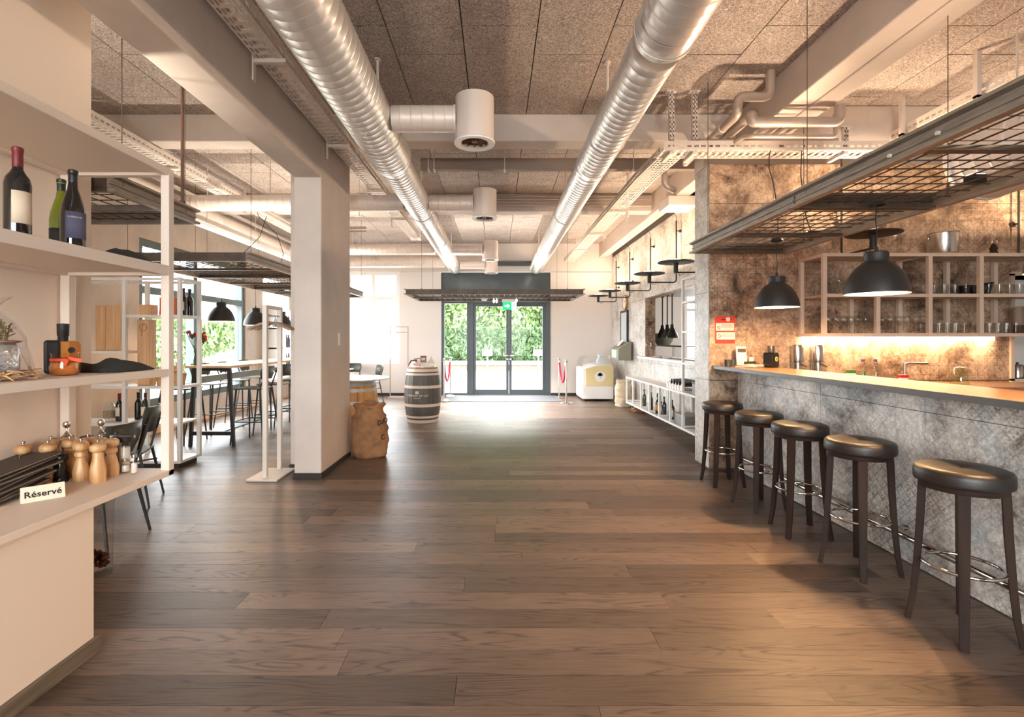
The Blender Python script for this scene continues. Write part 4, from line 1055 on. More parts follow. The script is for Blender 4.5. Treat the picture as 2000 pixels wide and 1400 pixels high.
# ---- things on the far end of the bar
ZB = 1.1465
for x, lb in ((2.405, 'dark smoked glass tealight by the tiled pillar'), (2.455, 'second smoked glass tealight, next to the card stand')):
    t = thing('tealight_glass', lb, 'glass', (x, 5.22, ZB))
    MB().lathe([(0, 0), (.034, 0), (.038, .07), (.034, .07), (.03, .008), (0, .008)], 20).build('cup', M('smoked_glass', rgb(52, 54, 54), .1, coat=.5), t)
    MB().lathe([(0, .009), (.022, .009), (.022, .025), (0, .026)], 14).build('candle', m_white, t)
t = thing('card_terminal', 'cream card stand with a dark window on the bar end', 'stand', (2.60, 5.32, ZB), -.1)
MB().rbox((0, 0, .02), (.13, .10, .03)).build('base', m_paper, t, bv=.004)
MB().rbox((0, .02, .12), (.105, .02, .17), (-.15, 0, 0)).build('display', m_paper, t, bv=.004)
MB().rbox((0, .0, .165), (.08, .006, .035), (-.15, 0, 0)).build('screen', M('brown_screen', rgb(76, 56, 42), .3), t)
t = thing('paper_stack', 'loose papers and a black pen case lying on the bar end', 'papers', (2.565, 5.08, ZB), .3)
for i in range(5): MB().rbox((R() * .02, R() * .02, .003 + i * .005), (.15, .20, .003), (0, 0, R() * .4)).build('sheet', m_paper, t)
MB().rbox((.06, .06, .042), (.16, .03, .025), (0, 0, .2)).build('pen_case', m_black, t, bv=.005)
t = thing('paper_cup', 'small pink paper cup behind the pen case', 'cup', (2.72, 5.36, ZB))
MB().lathe([(0, 0), (.02, 0), (.026, .09), (.023, .09), (.018, .006), (0, .006)], 16).build('cup', m_paper, t)
t = thing('gin_bottle', 'square black bottle with a round yellow emblem on the bar', 'bottle', (2.752, 5.03, ZB), .5)
MB().box(-.055, .055, -.055, .055, 0, .15).build('body', m_blackgl, t, bv=.016)
MB().lathe([(.03, .15), (.034, .165), (.034, .21), (.03, .215), (0, .215)], 18).build('stopper', M('dark_pewter', rgb(70, 66, 62), .35, .5), t)
MB().lathe([(0, .002), (.024, .002), (.024, 0), (.0, 0)], 20, (0, -.0555, .085), mat=Matrix.Rotation(PI / 2, 3, 'X')).build('emblem', M('gold_emblem', rgb(196, 170, 70), .4), t)
MB().lathe([(0, .002), (.014, .002), (.014, 0), (.0, 0)], 20, (0, -.0575, .085), mat=Matrix.Rotation(PI / 2, 3, 'X')).build('emblem_centre', M('dark_gold', rgb(120, 96, 40), .4), t)

# ---- red notice on the tiles
t = thing('notice', 'red notice with two white panels taped to the bar wall tiles', 'poster', (2.485, 5.461, 1.53))
t = MB().box(-.108, .108, -.002, 0, -.148, .148).build('sheet', m_poster, t)
mb = MB(); mb.box(-.10, .098, -.0032, -.0021, -.008, .075); mb.box(-.092, .106, -.0032, -.0021, -.104, -.025); mb.build('white_panel', m_paper, t)
mb = MB()
for k in range(5): mb.box(-.042, .088 - (k % 2) * .012, -.0042, -.0033, .058 - k * .009, .062 - k * .009); mb.box(-.04, .094 - (k % 2) * .02, -.0042, -.0033, -.040 - k * .009, -.036 - k * .009)
mb.build('text_lines', M('grey_print', rgb(170, 136, 120), .8), t)
rx = Matrix.Rotation(PI / 2, 3, 'X')
mb = MB()
for x, z in ((-.068, .025), (-.062, -.065)):
    mb.lathe([(.012, 0), (.012, .001), (.018, .001), (.018, 0)], 20, (x, -.0033, z), mat=rx); mb.rbox((x, -.0038, z), (.026, .001, .004), (0, .8, 0))
mb.build('forbidden_icon', m_poster, t)
MB().lathe([(0, .001), (.024, .001), (.024, 0), (0, 0)], 24, (.032, -.0022, .115), mat=rx).build('emblem', m_paper, t)
MB().box(-.04, .012, -.0032, -.0021, .108, .118).box(.055, .075, -.0032, -.0021, .112, .12).build('heading', m_ink, t)

# ---- disc uplights on arms
def disc_lamp(label, loc, wall, rotz=0., power=PW_DISC):
    """loc = centre of the disc's underside; the arm runs along local +X to the wall"""
    t = thing('disc_lamp', label, 'lamp', loc, rotz, 'black disc lamps on wall arms')
    MB().lathe([(0, 0), (.20, .0), (.238, .008), (.24, .014), (.236, .020), (.10, .040), (.0, .042)], 40).build('disc', m_black, t, sharp=30)
    MB().lathe([(0, -.135), (.030, -.135), (.030, -.02), (.044, .0), (0, .0)], 20).build('stem', m_black, t)
    MB().lathe([(0, .044), (.085, .042), (.085, .047), (0, .049)], 24).build('light_lens', m_led, t)
    a = wall - .08
    MB().tube([(.0, 0, -.125)] + [(a - .05 + .05 * math.sin(q * PI / 8), 0, -.125 + .05 - .05 * math.cos(q * PI / 8)) for q in range(5)] + [(a, 0, .2), (a, 0, .86)], .011, 8).build('arm', m_black, t)
    for z in (.22, .70):
        MB().cyl((a, 0, z), (wall - .012, 0, z), .008, n=8).lathe([(0, 0), (.028, 0), (.02, .02), (0, .022)], 14, (wall - .026, 0, z), mat=Matrix.Rotation(PI / 2, 3, 'Y')).build('mounting_knob', m_black, t)
    MB().tube([(a, 0, .86), (a + .005, 0, .92), (a - .05, 0, 1.0), (a - .08, 0, 1.03)], .004, 6).build('cable', m_black, t)
    MB().tube([(.03, 0, -.12), (.05, 0, -.165), (.1, 0, -.15), (.12, 0, -.13)], .0035, 5).build('cable', m_black, t)
    c, s = math.cos(rotz), math.sin(rotz)
    area('disc_uplight', (loc[0], loc[1], loc[2] + .07), (PI, 0, 0), .17, .17, power, SOFTWARM, shape='DISK')
    return t
names = ['closest to the bar pillar', 'second from the bar pillar', 'in the middle of the row', 'second from the entrance wall', 'smallest, next to the entrance wall']
for i, yy in enumerate((6.86, 8.05, 9.4, 10.86, 12.1)):
    disc_lamp('black disc uplight on a wall arm, ' + names[i], (2.45, yy, 2.47), 2.962 - 2.45)
disc_lamp('black disc uplight above the bar shelf, behind the big pendant', (3.70, 4.93, 2.45), 5.462 - 4.93, PI / 2, 22)
disc_lamp('added unseen black disc uplight beyond the picture edge, brightens the bar', (5.6, 4.93, 2.45), 5.462 - 4.93, PI / 2, 22)  # added out of frame to brighten the bar wall and ceiling

# ---- wall shelf by the hatch
ws = thing('bottle_rack', 'white steel shelf frame on the hatch wall, low bottle bays and one tall post', 'shelf', (2.6, 6.0, .17))
def W(name, *a): return MB().box(*a).build(name, m_white, ws, world=True)
ys = [10.08, 9.6, 9.08, 8.57, 8.06, 7.55, 7.04, 6.52, 6.0]
for yy in ys:
    W('post', 2.60, 2.63, yy - .015, yy + .015, .19, .66)
    W('post', 2.925, 2.955, yy - .015, yy + .015, .19, .66)
    W('cross_rail', 2.63, 2.925, yy - .012, yy + .012, .195, .22)
for x in (2.60, 2.925):
    W('long_rail', x, x + .03, 5.9, 10.095, .66, .69); W('long_rail', x, x + .03, 5.9, 10.095, .16, .19)
W('shelf_board', 2.632, 2.924, 5.9, 10.09, .664, .684); W('shelf_board', 2.632, 2.924, 5.9, 10.09, .164, .184)
W('tall_post', 2.60, 2.63, 7.025, 7.055, .69, 2.285)
for z in (1.08, 1.52, 1.93, 2.255): W('upper_shelf', 2.60, 2.955, 5.9, 7.024, z, z + .025)
W('tall_post', 2.60, 2.63, 5.9, 5.93, .69, 2.285)
def wine_bottle(loc, label, body=None, cap=None, lab=None, group=None, s=1.0, kind='bordeaux', rz=0., laba=(-2.0, -.3), z0=.06, z1=.16):
    t = thing('wine_bottle', label, 'bottle', loc, rz, group)
    if kind == 'bordeaux': pr = [(0, .004), (.030, 0), (.037, .006), (.038, .02), (.038, .185), (.034, .207), (.022, .226), (.0155, .24), (.0148, .30), (.0165, .302), (.0165, .312), (.013, .316), (0, .316)]
    else: pr = [(0, .004), (.032, 0), (.040, .006), (.041, .02), (.041, .14), (.037, .17), (.027, .21), (.018, .24), (.0150, .27), (.0148, .295), (.0165, .297), (.0165, .308), (.013, .312), (0, .312)]
    pr = [(a * s, b_ * s) for a, b_ in pr]
    MB().lathe(pr, 24).build('body', body or m_wineglass, t)
    if cap: MB().lathe([(.0155 * s, .245 * s), (.0156 * s, .30 * s), (.0172 * s, .302 * s), (.0172 * s, .314 * s), (.013 * s, .3175 * s), (0, .3175 * s)], 20).build('capsule', cap, t)
    if lab:
        r = pr[4][0] + .0006; n = 10; vs = []
        for z in (z0 * s, z1 * s):
            for i in range(n + 1):
                a = laba[0] + (laba[1] - laba[0]) * i / n; vs.append((r * math.cos(a), r * math.sin(a), z))
        MB().add(vs, [(i, i + 1, n + 2 + i, n + 1 + i) for i in range(n)], sm=True).build('label', lab, t, solid=.0006)
    return t
m_olab = M('amber_label', rgb(222, 150, 60), .7); m_redcap = M('red_capsule', rgb(112, 28, 34), .5)
m_blk = M('black_capsule', rgb(36, 34, 32), .45)
for (x, yy, lb, kw) in ((2.75, 9.35, 'green glass bottle in the far bay of the white bottle rack', dict(body=m_greenbottle)),
                        (2.72, 8.85, 'dark bottle in the second bay of the white bottle rack', {}), (2.80, 8.72, 'slim dark bottle leaning in the second bay of the white bottle rack', dict(kind='b')),
                        (2.70, 8.42, 'dark bottle with amber label in the bottle rack', dict(lab=m_olab, laba=(-3.6, -1.4))), (2.70, 8.28, 'dark bottle with white label in the bottle rack', dict(lab=m_paper, laba=(-3.6, -1.4))),
                        (2.72, 8.15, 'plain dark bottle beside the white labelled one in the bottle rack', {}), (2.74, 7.85, 'short dark bottle in the middle bay of the bottle rack', dict(s=.9)), (2.70, 7.72, 'dark bottle with pale label in the middle bay of the rack', dict(lab=m_paper, laba=(-3.6, -1.4)))):
    wine_bottle((x, yy, .185), lb, **kw)
t = thing('bottle_crate', 'white scalloped crate of dark bottles on the low rack', 'crate', (2.779, 7.45, .6845))
MB().box(-.14, .14, -.35, .35, 0, .012).box(-.14, -.13, -.35, .35, .012, .07).box(.13, .14, -.35, .35, .012, .07).build('tray', m_white, t)
for k in range(6): MB().cyl((-.10, -.29 + k * .115, .10), (.13, -.29 + k * .115, .115), .036, .036, 14).build('bottle_end', m_wineglass, t)
for k in range(6): MB().plate([(-.345 + k * .115, .012), (-.255 + k * .115, .012), (-.30 + k * .115, .11)], 'x', -.151, -.141).build('scallop', m_white, t)
t = thing('storage_box', 'dark grey box on the low rack beside the tall post', 'box', (2.77, 6.5, .6845))
MB().box(-.13, .13, -.28, .28, 0, .15).build('body', m_grey, t, bv=.006); MB().box(-.135, .135, -.285, .285, .151, .18).build('lid', m_black, t, bv=.004)
t = thing('storage_box', 'flat grey crate inside the low rack near the pillar', 'box', (2.77, 7.28, .1845))
MB().box(-.12, .12, -.22, .22, 0, .14).build('body', m_grey, t, bv=.005); MB().box(-.125, .125, -.225, .225, .141, .16).build('lid', m_sage, t, bv=.004)
# window sill glass + kitchen
lathe_thing('wine_glass', [(a * 1.5, b_ * 1.5) for a, b_ in wine], m_ware, 'large stemmed glass on the sill in the corner of the hatch', 'glass', (2.93, 9.7, 1.0985), None, 20)
for yy, lb in ((9.3, 'white saucer on the hatch sill beside the stemmed glass'), (8.75, 'white saucer on the hatch sill near the heat lamps')):
    lathe_thing('saucer', [(0, 0), (.05, 0), (.085, .02), (.083, .024), (.05, .008), (0, .008)], m_white, lb, 'plate', (2.98, yy, 1.0985), None, 20)
hood = thing('kitchen_hood', 'white extraction hood over the kitchen pass', 'hood', (3.7, 9.6, 2.32))
MB().box(-.45, .6, -1.6, .9, .0, .3).build('hood_body', m_white, hood, bv=.01); MB().box(-.3, .4, -1.3, .6, .3, H - 2.32).build('flue', m_white, hood)
for i, (xx, yy) in enumerate(((3.37, 10.2), (3.35, 9.85), (3.34, 9.55))):
    t = thing('heat_lamp', ('farthest', 'middle', 'frontmost')[i] + ' of three black heat lamps hanging in the kitchen hatch', 'lamp', (xx, yy, 1.46), 0, 'heat lamps over the kitchen pass')
    MB().lathe([(.115, 0), (.11, .03), (.05, .17), (.035, .2), (.03, .26), (0, .26)], 24).build('shade', m_blackgl, t)
    MB().lathe([(0, .03), (.04, .04), (.04, .1), (0, .11)], 14).build('bulb', M('red_bulb', rgb(150, 40, 24), .3), t)
    MB().cyl((0, 0, .26), (0, 0, .858), .012, n=8).lathe([(.05, .85), (.03, .825), (0, .82)], 14).build('cord', m_black, t)
kl = thing('kitchen_fill_lamp', 'added fill lamp on the kitchen ceiling beyond the hatch', 'lamp', (5.2, 9.0, 3.82))  # lamp added to brighten the kitchen beyond the hatch
MB().box(-.6, .6, -.15, .15, 0, .078).build('housing', m_white, kl)
MB().box(-.58, .58, -.13, .13, -.012, -.001).build('diffuser', M('kitchen_fill_glow', (1, 1, 1), .5, emit=(1, .97, .92), estr=12), kl)
area('kitchen_fill_light', (5.2, 9.0, 3.79), (0, 0, 0), 1.1, .25, 90, (1, .97, .92))
kb = thing('kitchen_bench', 'steel kitchen bench with an upper shelf behind the hatch', 'bench', (3.95, 11.2, 0))
MB().box(-.35, .35, -1.4, 1.4, .86, .92).build('top', m_steel, kb); MB().box(-.33, .33, -1.35, 1.35, 0, .86).build('body', m_grey, kb)
MB().box(-.3, .1, -1.35, 1.35, 1.28, 1.31).build('upper_shelf', m_steel, kb)
for yy in (-1.3, 0, 1.3): MB().box(-.02, .02, yy - .02, yy + .02, .92, 1.28).build('post', m_steel, kb)
t = thing('mixing_bowl', 'wide dark bowl on the kitchen shelf behind the heat lamps', 'bowl', (3.86, 11.6, 1.311)); MB().lathe([(0, 0), (.15, 0), (.3, .25), (.28, .25), (.14, .02), (0, .02)], 24).build('bowl', m_sage, t); MB().lathe([(.28, .25), (.305, .252), (.305, .262), (.28, .262)], 24).build('rim', m_steel, t)
# ================================================================== NEAR WHITE SHELF
sh = thing('shelf_unit', 'large cream white shelf unit filled with bottles, mills and menus', 'shelf', (-1.8, 2.7, 0))
m_sh = M('cream_steel', rgb(236, 219, 203), .5)
def S(name, *a, bv=.003): return MB().box(*a).build(name, m_sh, sh, world=True, bv=bv)
xb, xf, ye, y0 = -2.385, -1.79, 2.785, .75
S('front_post', xf - .045, xf, ye - .045, ye, .678, 2.36)
S('back_post', xb, xb + .05, ye - .045, ye, .678, 2.36)
for z0, z1, zb in ((2.32, 2.36, 2.335), (1.773, 1.826, 1.790), (1.223, 1.262, 1.235)):
    S('front_rail', xf - .045, xf, y0, ye - .0455, z0, z1)
    S('back_rail', xb, xb + .045, y0, ye - .0455, z0, z1 - .002)
    S('end_rail', xb + .051, xf - .046, ye - .045, ye, z0, z1 - .001)
    S('shelf_board', xb + .0455, xf - .0455, y0, ye - .0455, zb, z1 - .002)
S('counter_board', xb, xf, y0, ye, .677, .709)
MB().box(-2.39, -1.83, .2, 2.28, .07, .676).build('base_cabinet', m_cream, sh, world=True, bv=.002)
MB().box(-2.38, -1.815, .2, 2.31, 0, .069).build('plinth', wood_mat('grey_oak_plinth', rgb(92, 80, 66), rgb(126, 112, 96), (4, 2, 20), .6), sh, world=True, bv=.002)
for q in ((-2.3, 1.75, 2.3285), (-2.3, 2.05, 2.3285), (-2.3, 2.0, 1.7835), (-2.3, 2.3, 1.7835)): MB().lathe([(0, 0), (.014, 0), (.014, .006), (0, .006)], 10, q).build('shelf_stud', m_black, sh, world=True)
Z2, Z3, Z4 = 1.8265, 1.2625, .7095
wine_bottle((-1.895, 1.985, Z2), 'dark bottle with cream label and wine red capsule on the upper shelf', None, m_redcap, M('cream_label', rgb(226, 206, 180), .8), s=1.12, laba=(-1.25, .45), z0=.045, z1=.158)
b2 = wine_bottle((-1.90, 2.25, Z2), 'sloping shouldered bottle with a slate blue label on the upper shelf', None, m_blk, m_bluelab, s=1.12, kind='b', laba=(-1.5, .6), z0=.04, z1=.145)
text('label_text', 'La Réserve', .011, m_paper, b2, (.0415 * 1.12 * math.cos(-.75) + .001, .0415 * 1.12 * math.sin(-.75) - .001, .138), (PI / 2, 0, PI / 2 - .75))
wine_bottle((-2.03, 2.34, Z2), 'bottle with a yellow green highlight coloured in, behind the blue labelled one', M('green_glass_highlight', rgb(104, 112, 16), .08, coat=.7), m_blk, m_ink, s=1.08, kind='b', laba=(-2.2, .2), z0=.03, z1=.10)  # reflected yellow green highlight put into the glass colour
def cloth(loc, label, L_=.34, W_=.22, h=.06, rz=0., n=18, seed=0):
    """folded soft cloth: lumpy layered slab"""
    vs = []; random.seed(seed)
    ph = [R() * 6 for _ in range(6)]
    def top(u, v):
        e = min(1, 4.5 * min(u, 1 - u)) ** .5 * min(1, 4.5 * min(v, 1 - v)) ** .5
        return h * e * (.62 + .2 * math.sin(7 * u + ph[0]) + .12 * math.sin(13 * u + 5 * v + ph[1]) + .12 * math.sin(9 * v + ph[2])) + .004
    for i in range(n + 1):
        for j in range(n + 1):
            u, v = i / n, j / n
            vs.append(((u - .5) * L_ + .008 * math.sin(9 * v + ph[3]), (v - .5) * W_ + .008 * math.sin(11 * u + ph[4]), top(u, v)))
    k = len(vs)
    vs += [(x * .97, y_ * .97, 0) for x, y_, z in vs]
    fs = [(i * (n + 1) + j, (i + 1) * (n + 1) + j, (i + 1) * (n + 1) + j + 1, i * (n + 1) + j + 1) for i in range(n) for j in range(n)]
    fs += [tuple(k + q for q in f[::-1]) for f in fs]
    def edge(a, b_): fs.append((a, b_, b_ + k, a + k))
    for i in range(n):
        edge(i * (n + 1), (i + 1) * (n + 1)); edge((i + 1) * (n + 1) + n, i * (n + 1) + n); edge(i + 1, i); edge(n * (n + 1) + i, n * (n + 1) + i + 1)
    o = MB().add(vs, fs, sm=True).build('folded_cloth', m_cloth, None, loc=loc, rot=(0, 0, rz), sharp=70)
    return tag(o, label, 'cloth')
cloth((-1.99, 2.58, Z2), 'folded charcoal cloth at the end of the upper shelf', .31, .22, .07, 0, seed=3)
cloth((-1.995, 2.575, Z3), 'folded charcoal cloth at the end of the middle shelf', .32, .24, .062, 0, seed=11)
random.seed(21)
t = thing('spirit_bottle', 'flat square bottle of amber spirit with a dark stopper, half in a black sleeve', 'bottle', (-2.065, 2.39, Z3), .72)
rr_ = [(.065 - .026 + .026 * math.cos(q), .128 + .026 * math.sin(q)) for q in (0, .4, .8, 1.2, 1.57)]; lo_ = [(.065 - .012 + .012 * math.cos(q), .012 + .012 * math.sin(q)) for q in (-1.57, -.8, 0)]
MB().plate([(-x, z) for x, z in lo_[::-1]][::-1][::-1] + lo_ + rr_ + [(-x, z) for x, z in rr_[::-1]], 'y', -.035, .035).build('body', m_amber, t, bv=.008)
MB().box(-.069, -.008, -.040, .040, 0.001, .157).build('sleeve', m_black, t, bv=.012)
MB().lathe([(0, .15), (.020, .15), (.020, .175), (.023, .18), (.024, .235), (.0, .237)], 20).build('stopper', m_black, t)
MB().lathe([(0, 0), (.014, 0), (.014, .002), (0, .002)], 16, (.03, -.0345, .11), mat=Matrix.Rotation(PI / 2, 3, 'X')).build('seal', m_ink, t)
t = thing('candle_jar', 'small jar of orange preserve tied with a red ribbon', 'jar', (-1.955, 2.27, Z3))
MB().lathe([(0, 0), (.042, 0), (.052, .012), (.054, .035), (.048, .06), (.047, .09), (.05, .094), (.05, .10), (.044, .10)], 28).build('glass', glass_mat('jar_glass', (.97, .9, .8), 1.6), t)
MB().lathe([(0, .004), (.041, .004), (.050, .014), (.052, .035), (.047, .056), (0, .057)], 28).build('preserve', M('orange_jam', rgb(204, 128, 62), .25, var=.15, vscale=40), t)
mb = MB().lathe([(.0485, .062), (.0515, .064), (.0515, .074), (.048, .076)], 28)
mb.rbox((.065, -.02, .07), (.05, .006, .014), (0, .25, .4)).rbox((.05, -.05, .058), (.012, .005, .03), (0, .3, .2)).build('ribbon', M('orange_red_ribbon', rgb(232, 84, 40), .6), t)
t = thing('card', 'small dark card lying flat beside the square bottle', 'card', (-2.06, 2.13, Z3), .6)
MB().box(-.05, .05, -.02, .02, 0, .004).build('cover', m_black, t); MB().box(-.048, .048, -.018, .018, .0041, .006).build('sheet', m_grey, t)
gb = thing('gift_basket', 'gift of jars on straw wrapped in clear film', 'gift', (-1.985, 1.95, Z3))
random.seed(5)
mb = MB()
for i in range(150):
    a = R() * 6.28; rr = R() ** .5; p = Vector((math.cos(a) * rr * .12, math.sin(a) * rr * .17, .004 + R() * .028)); e = Euler((R() * .5, R() * .5, R() * 6)).to_matrix()
    q = [p + e @ Vector((x, .006 * math.sin(x * 60 + a), .004 * math.cos(x * 90))) for x in (-.035, -.012, .012, .035)]
    mb.tube([(v[0], v[1], max(v[2], .004)) for v in q], .0032, 4)
mb.build('straw', M('kraft_straw', rgb(206, 158, 108), .9, var=.2, vscale=30), gb)
MB().lathe([(0, .03), (.065, .03), (.07, .045), (.07, .13), (.06, .145), (0, .145)], 24, (.01, .03, 0)).build('silver_jar', M('crinkled_foil', rgb(205, 208, 210), .16, .9, bump=.9, bscale=22), gb)
MB().lathe([(.062, .1455), (.075, .15), (.078, .155), (.0, .16)], 24, (.01, .03, 0)).build('paper_lid', M('kraft_lid', rgb(176, 128, 88), .8), gb)
mb = MB()
for i in range(70):
    a = R() * 6.28; p = Vector((.01 + math.cos(a) * R() * .05, .03 + math.sin(a) * R() * .05, .165 + R() * .06)); e = Euler((R() * 3, R() * 3, R() * 6)).to_matrix()
    mb.tube([p + e @ Vector((x, .005 * math.sin(x * 80), 0)) for x in (-.03, 0, .03)], .003, 4)
mb.build('dried_flowers', M('dried_herb', rgb(150, 128, 84), .9, var=.35, vscale=40), gb)
n = 26; vs = []; prof = [(.135, 0.003), (.13, .05), (.115, .11), (.10, .17), (.075, .22), (.045, .26), (.03, .285), (.05, .31), (.075, .33)]
for r, z in prof:
    for j in range(n):
        a = 2 * PI * j / n; k = 1 + .10 * math.sin(5 * a + z * 20) + .05 * math.sin(11 * a)
        vs.append((r * .95 * k * math.cos(a), r * 1.15 * k * math.sin(a), z))
MB().add(vs, [(i * n + j, i * n + (j + 1) % n, (i + 1) * n + (j + 1) % n, (i + 1) * n + j) for i in range(len(prof) - 1) for j in range(n)], sm=False).build('film_wrap', glass_mat('clear_film', (.96, .96, .96), 2.4, .06, (.95, .95, .95)), gb)

# ---- mills
GM = 'pepper mills on the cream counter'
def wood_mill(loc, label, style=0):
    t = thing('pepper_mill', label, 'mill', loc, R() * 6, GM)
    if style == 0: pr = [(0, 0), (.033, 0), (.035, .01), (.035, .06), (.030, .09), (.023, .125), (.024, .145), (.022, .150), (0, .150)]
    else: pr = [(0, 0), (.033, 0), (.034, .008), (.036, .045), (.028, .08), (.020, .110), (.021, .118), (.028, .125), (.027, .142), (.019, .150), (0, .150)]
    MB().lathe(pr, 24).build('body', m_millwood, t)
    hd = MB().lathe([(0, .151), (.022, .151), (.032, .158), (.036, .170), (.034, .184), (.024, .193), (0, .196)], 24).build('head', m_millwood, t)
    MB().lathe([(0, .196), (.005, .196), (.005, .2), (.009, .203), (.009, .210), (.005, .213), (0, .213)], 12).build('nut', m_steel, hd)
    return t
wood_mill((-1.995, 2.51, Z4), 'striped light wood pepper mill, closest to the counter edge', 0)
wood_mill((-2.108, 2.545, Z4), 'light wood pepper mill with an oval grain patch, next to the dark mill', 1)
for (x, y_), lb in zip([(-2.33, 2.47), (-2.31, 2.60), (-2.235, 2.50), (-2.22, 2.61), (-2.17, 2.665), (-2.10, 2.655), (-2.02, 2.63), (-2.30, 2.69)],
                       ['light wood mill nearest the menus, with a darker round head', 'light wood mill behind the darker headed one', 'light wood mill rising over the two black mills', 'light wood mill behind the black mills, close to the back wall',
                        'light wood mill in front of the first cruet', 'light wood mill behind the oval grained mill', 'light wood mill half hidden behind the striped mill', 'light wood mill in the corner by the back post']):
    wood_mill((x, y_, Z4), lb, 0 if x < -2.2 else 1)
def black_mill(loc, label):
    t = thing('pepper_mill', label, 'mill', loc, R() * 6, GM)
    MB().lathe([(0, 0), (.031, 0), (.033, .012), (.031, .022), (.027, .03), (.030, .042), (.025, .056), (.029, .07), (.023, .086), (.023, .098), (0, .098)], 24).build('body', M('black_lacquer', rgb(34, 28, 28), .22), t)
    MB().lathe([(0, .099), (.022, .099), (.030, .108), (.033, .122), (.028, .138), (.015, .146), (0, .147)], 24).build('head', M('black_lacquer', rgb(34, 28, 28), .22), t)
    MB().lathe([(0, .147), (.006, .147), (.008, .153), (.0, .158)], 12).build('nut', m_steel, t)
black_mill((-2.185, 2.515, Z4), 'black lacquered mill standing beside the reserved sign')
black_mill((-2.275, 2.545, Z4), 'black lacquered mill half hidden behind the menus')
black_mill((-2.29, 2.41, Z4), 'black lacquered mill tucked between menus and wooden mills')
def cruet(loc, label, oil):
    t = thing('cruet', label, 'cruet', loc)
    MB().lathe([(0, 0), (.03, 0), (.033, .01), (.033, .11), (.02, .15), (.014, .165), (.014, .2), (.018, .205)], 20).build('bottle', m_ware, t)
    MB().lathe([(0, .004), (.029, .004), (.031, .012), (.031, .09), (0, .091)], 20).build('filling', oil, t)
    MB().lathe([(.018, .2), (.022, .203), (.012, .215), (.004, .23), (.004, .245), (.014, .252), (.018, .265), (.014, .278), (0, .283)], 18).build('ball_stopper', m_chrome, t)
m_oil = M('olive_oil', rgb(176, 152, 40), .15); m_vin = M('dark_vinegar', rgb(60, 30, 20), .15)
cruet((-2.275, 2.655, Z4), 'oil cruet with a steel ball stopper behind the mills', m_oil)
cruet((-2.14, 2.715, Z4), 'vinegar cruet with a steel ball stopper by the shelf end', m_vin)
def glass_mill(loc, label, fill):
    t = thing('spice_grinder', label, 'grinder', loc, 0, 'glass grinders with black caps')
    MB().lathe([(0, 0), (.026, 0), (.027, .01), (.025, .15), (.02, .16)], 18).build('glass', m_ware, t)
    MB().lathe([(0, .004), (.024, .004), (.024, .13), (0, .131)], 18).build('spice', fill, t)
    MB().lathe([(0, .160), (.029, .160), (.031, .166), (.031, .184), (.027, .188), (0, .189)], 18).build('cap', m_black, t)
m_salt = M('salt', rgb(226, 214, 200), .9); m_pep = M('peppercorn', rgb(120, 92, 68), .8, var=.5, vscale=200)
glass_mill((-2.33, 2.725, Z4), 'black capped grinder right against the back post', m_pep)
glass_mill((-2.235, 2.735, Z4), 'black capped grinder between the two cruets', m_salt)
glass_mill((-2.075, 2.735, Z4), 'black capped grinder behind the striped mill', m_pep)
glass_mill((-2.02, 2.725, Z4), 'black capped grinder behind the salt shakers', m_salt)
def shaker(loc, label, h, r):
    t = thing('salt_shaker', label, 'shaker', loc, 0, 'clear salt shakers by the counter edge')
    MB().lathe([(0, 0), (r, 0), (r * 1.05, .006), (r * .92, h * .8), (r * .8, h * .84)], 14).build('glass', m_ware, t)
    MB().lathe([(0, .008), (r * .85, .008), (r * .8, h * .55), (0, h * .56)], 14).build('salt', m_salt, t)
    MB().lathe([(r * .82, h * .83), (r * .86, h * .85), (r * .8, h * .96), (r * .5, h), (0, h)], 14).build('cap', m_steel, t)
shaker((-2.035, 2.655, Z4), 'tall salt shaker beside the striped mill', .10, .018)
shaker((-1.99, 2.69, Z4), 'short squat salt shaker between two taller ones', .075, .021)
shaker((-1.925, 2.665, Z4), 'slim glass shaker standing alone at the counter edge', .105, .017)
# ---- menus
random.seed(4)
for i in range(7):
    lb = ['lowest', 'second', 'third', 'fourth', 'fifth', 'sixth', 'topmost'][i]
    t = thing('menu', f'dark cloth bound menu, {lb} in the slanting pile from the counter up', 'menu', (-2.235 + R() * .03 - .008 * i, 2.235 + .014 * i + R() * .03, Z4 + .026 + i * .0172), 0, 'dark menus piled on the counter')
    t.rotation_euler = (.10 + .008 * i, -.05 + R() * .01, .02 - .05 * i + R() * .26)
    MB().box(-.105, .105, -.16, .16, -.006, -.003).box(-.105, .105, -.16, .16, .003, .006).box(-.107, -.104, -.16, .16, -.006, .006).build('cover', m_menu, t)
    MB().box(-.103, .101, -.156, .156, -.0028, .0028).build('pages', M('menu_pages', rgb(150, 134, 118), .8), t)
sg = thing('reserved_sign', 'small cream table tent reading Réservé on the counter', 'sign', (-2.035, 2.25, Z4), .0)
sg.rotation_euler = (0, 0, math.radians(46))
tt = MB().plate([(-.035, .0), (.035, .0), (.004, .062), (-.004, .062)], 'x', -.074, .074).build('tent', M('cream_card', rgb(232, 214, 192), .6), sg)
text('lettering', 'Réservé', .037, m_ink, tt, (0, -.0215, .029), (PI / 2 - math.atan(.031 / .062), 0, 0), .0004, .0008, sx=1.05)
t = thing('napkin', 'loose pinkish paper napkin at the near end of the counter', 'napkin', (-2.14, 2.03, Z4), .3)
MB().box(-.09, .09, -.09, .09, 0, .003).build('sheet', m_paper, t); MB().box(-.09, .0, -.09, .09, .0035, .006).build('fold', m_paper, t)

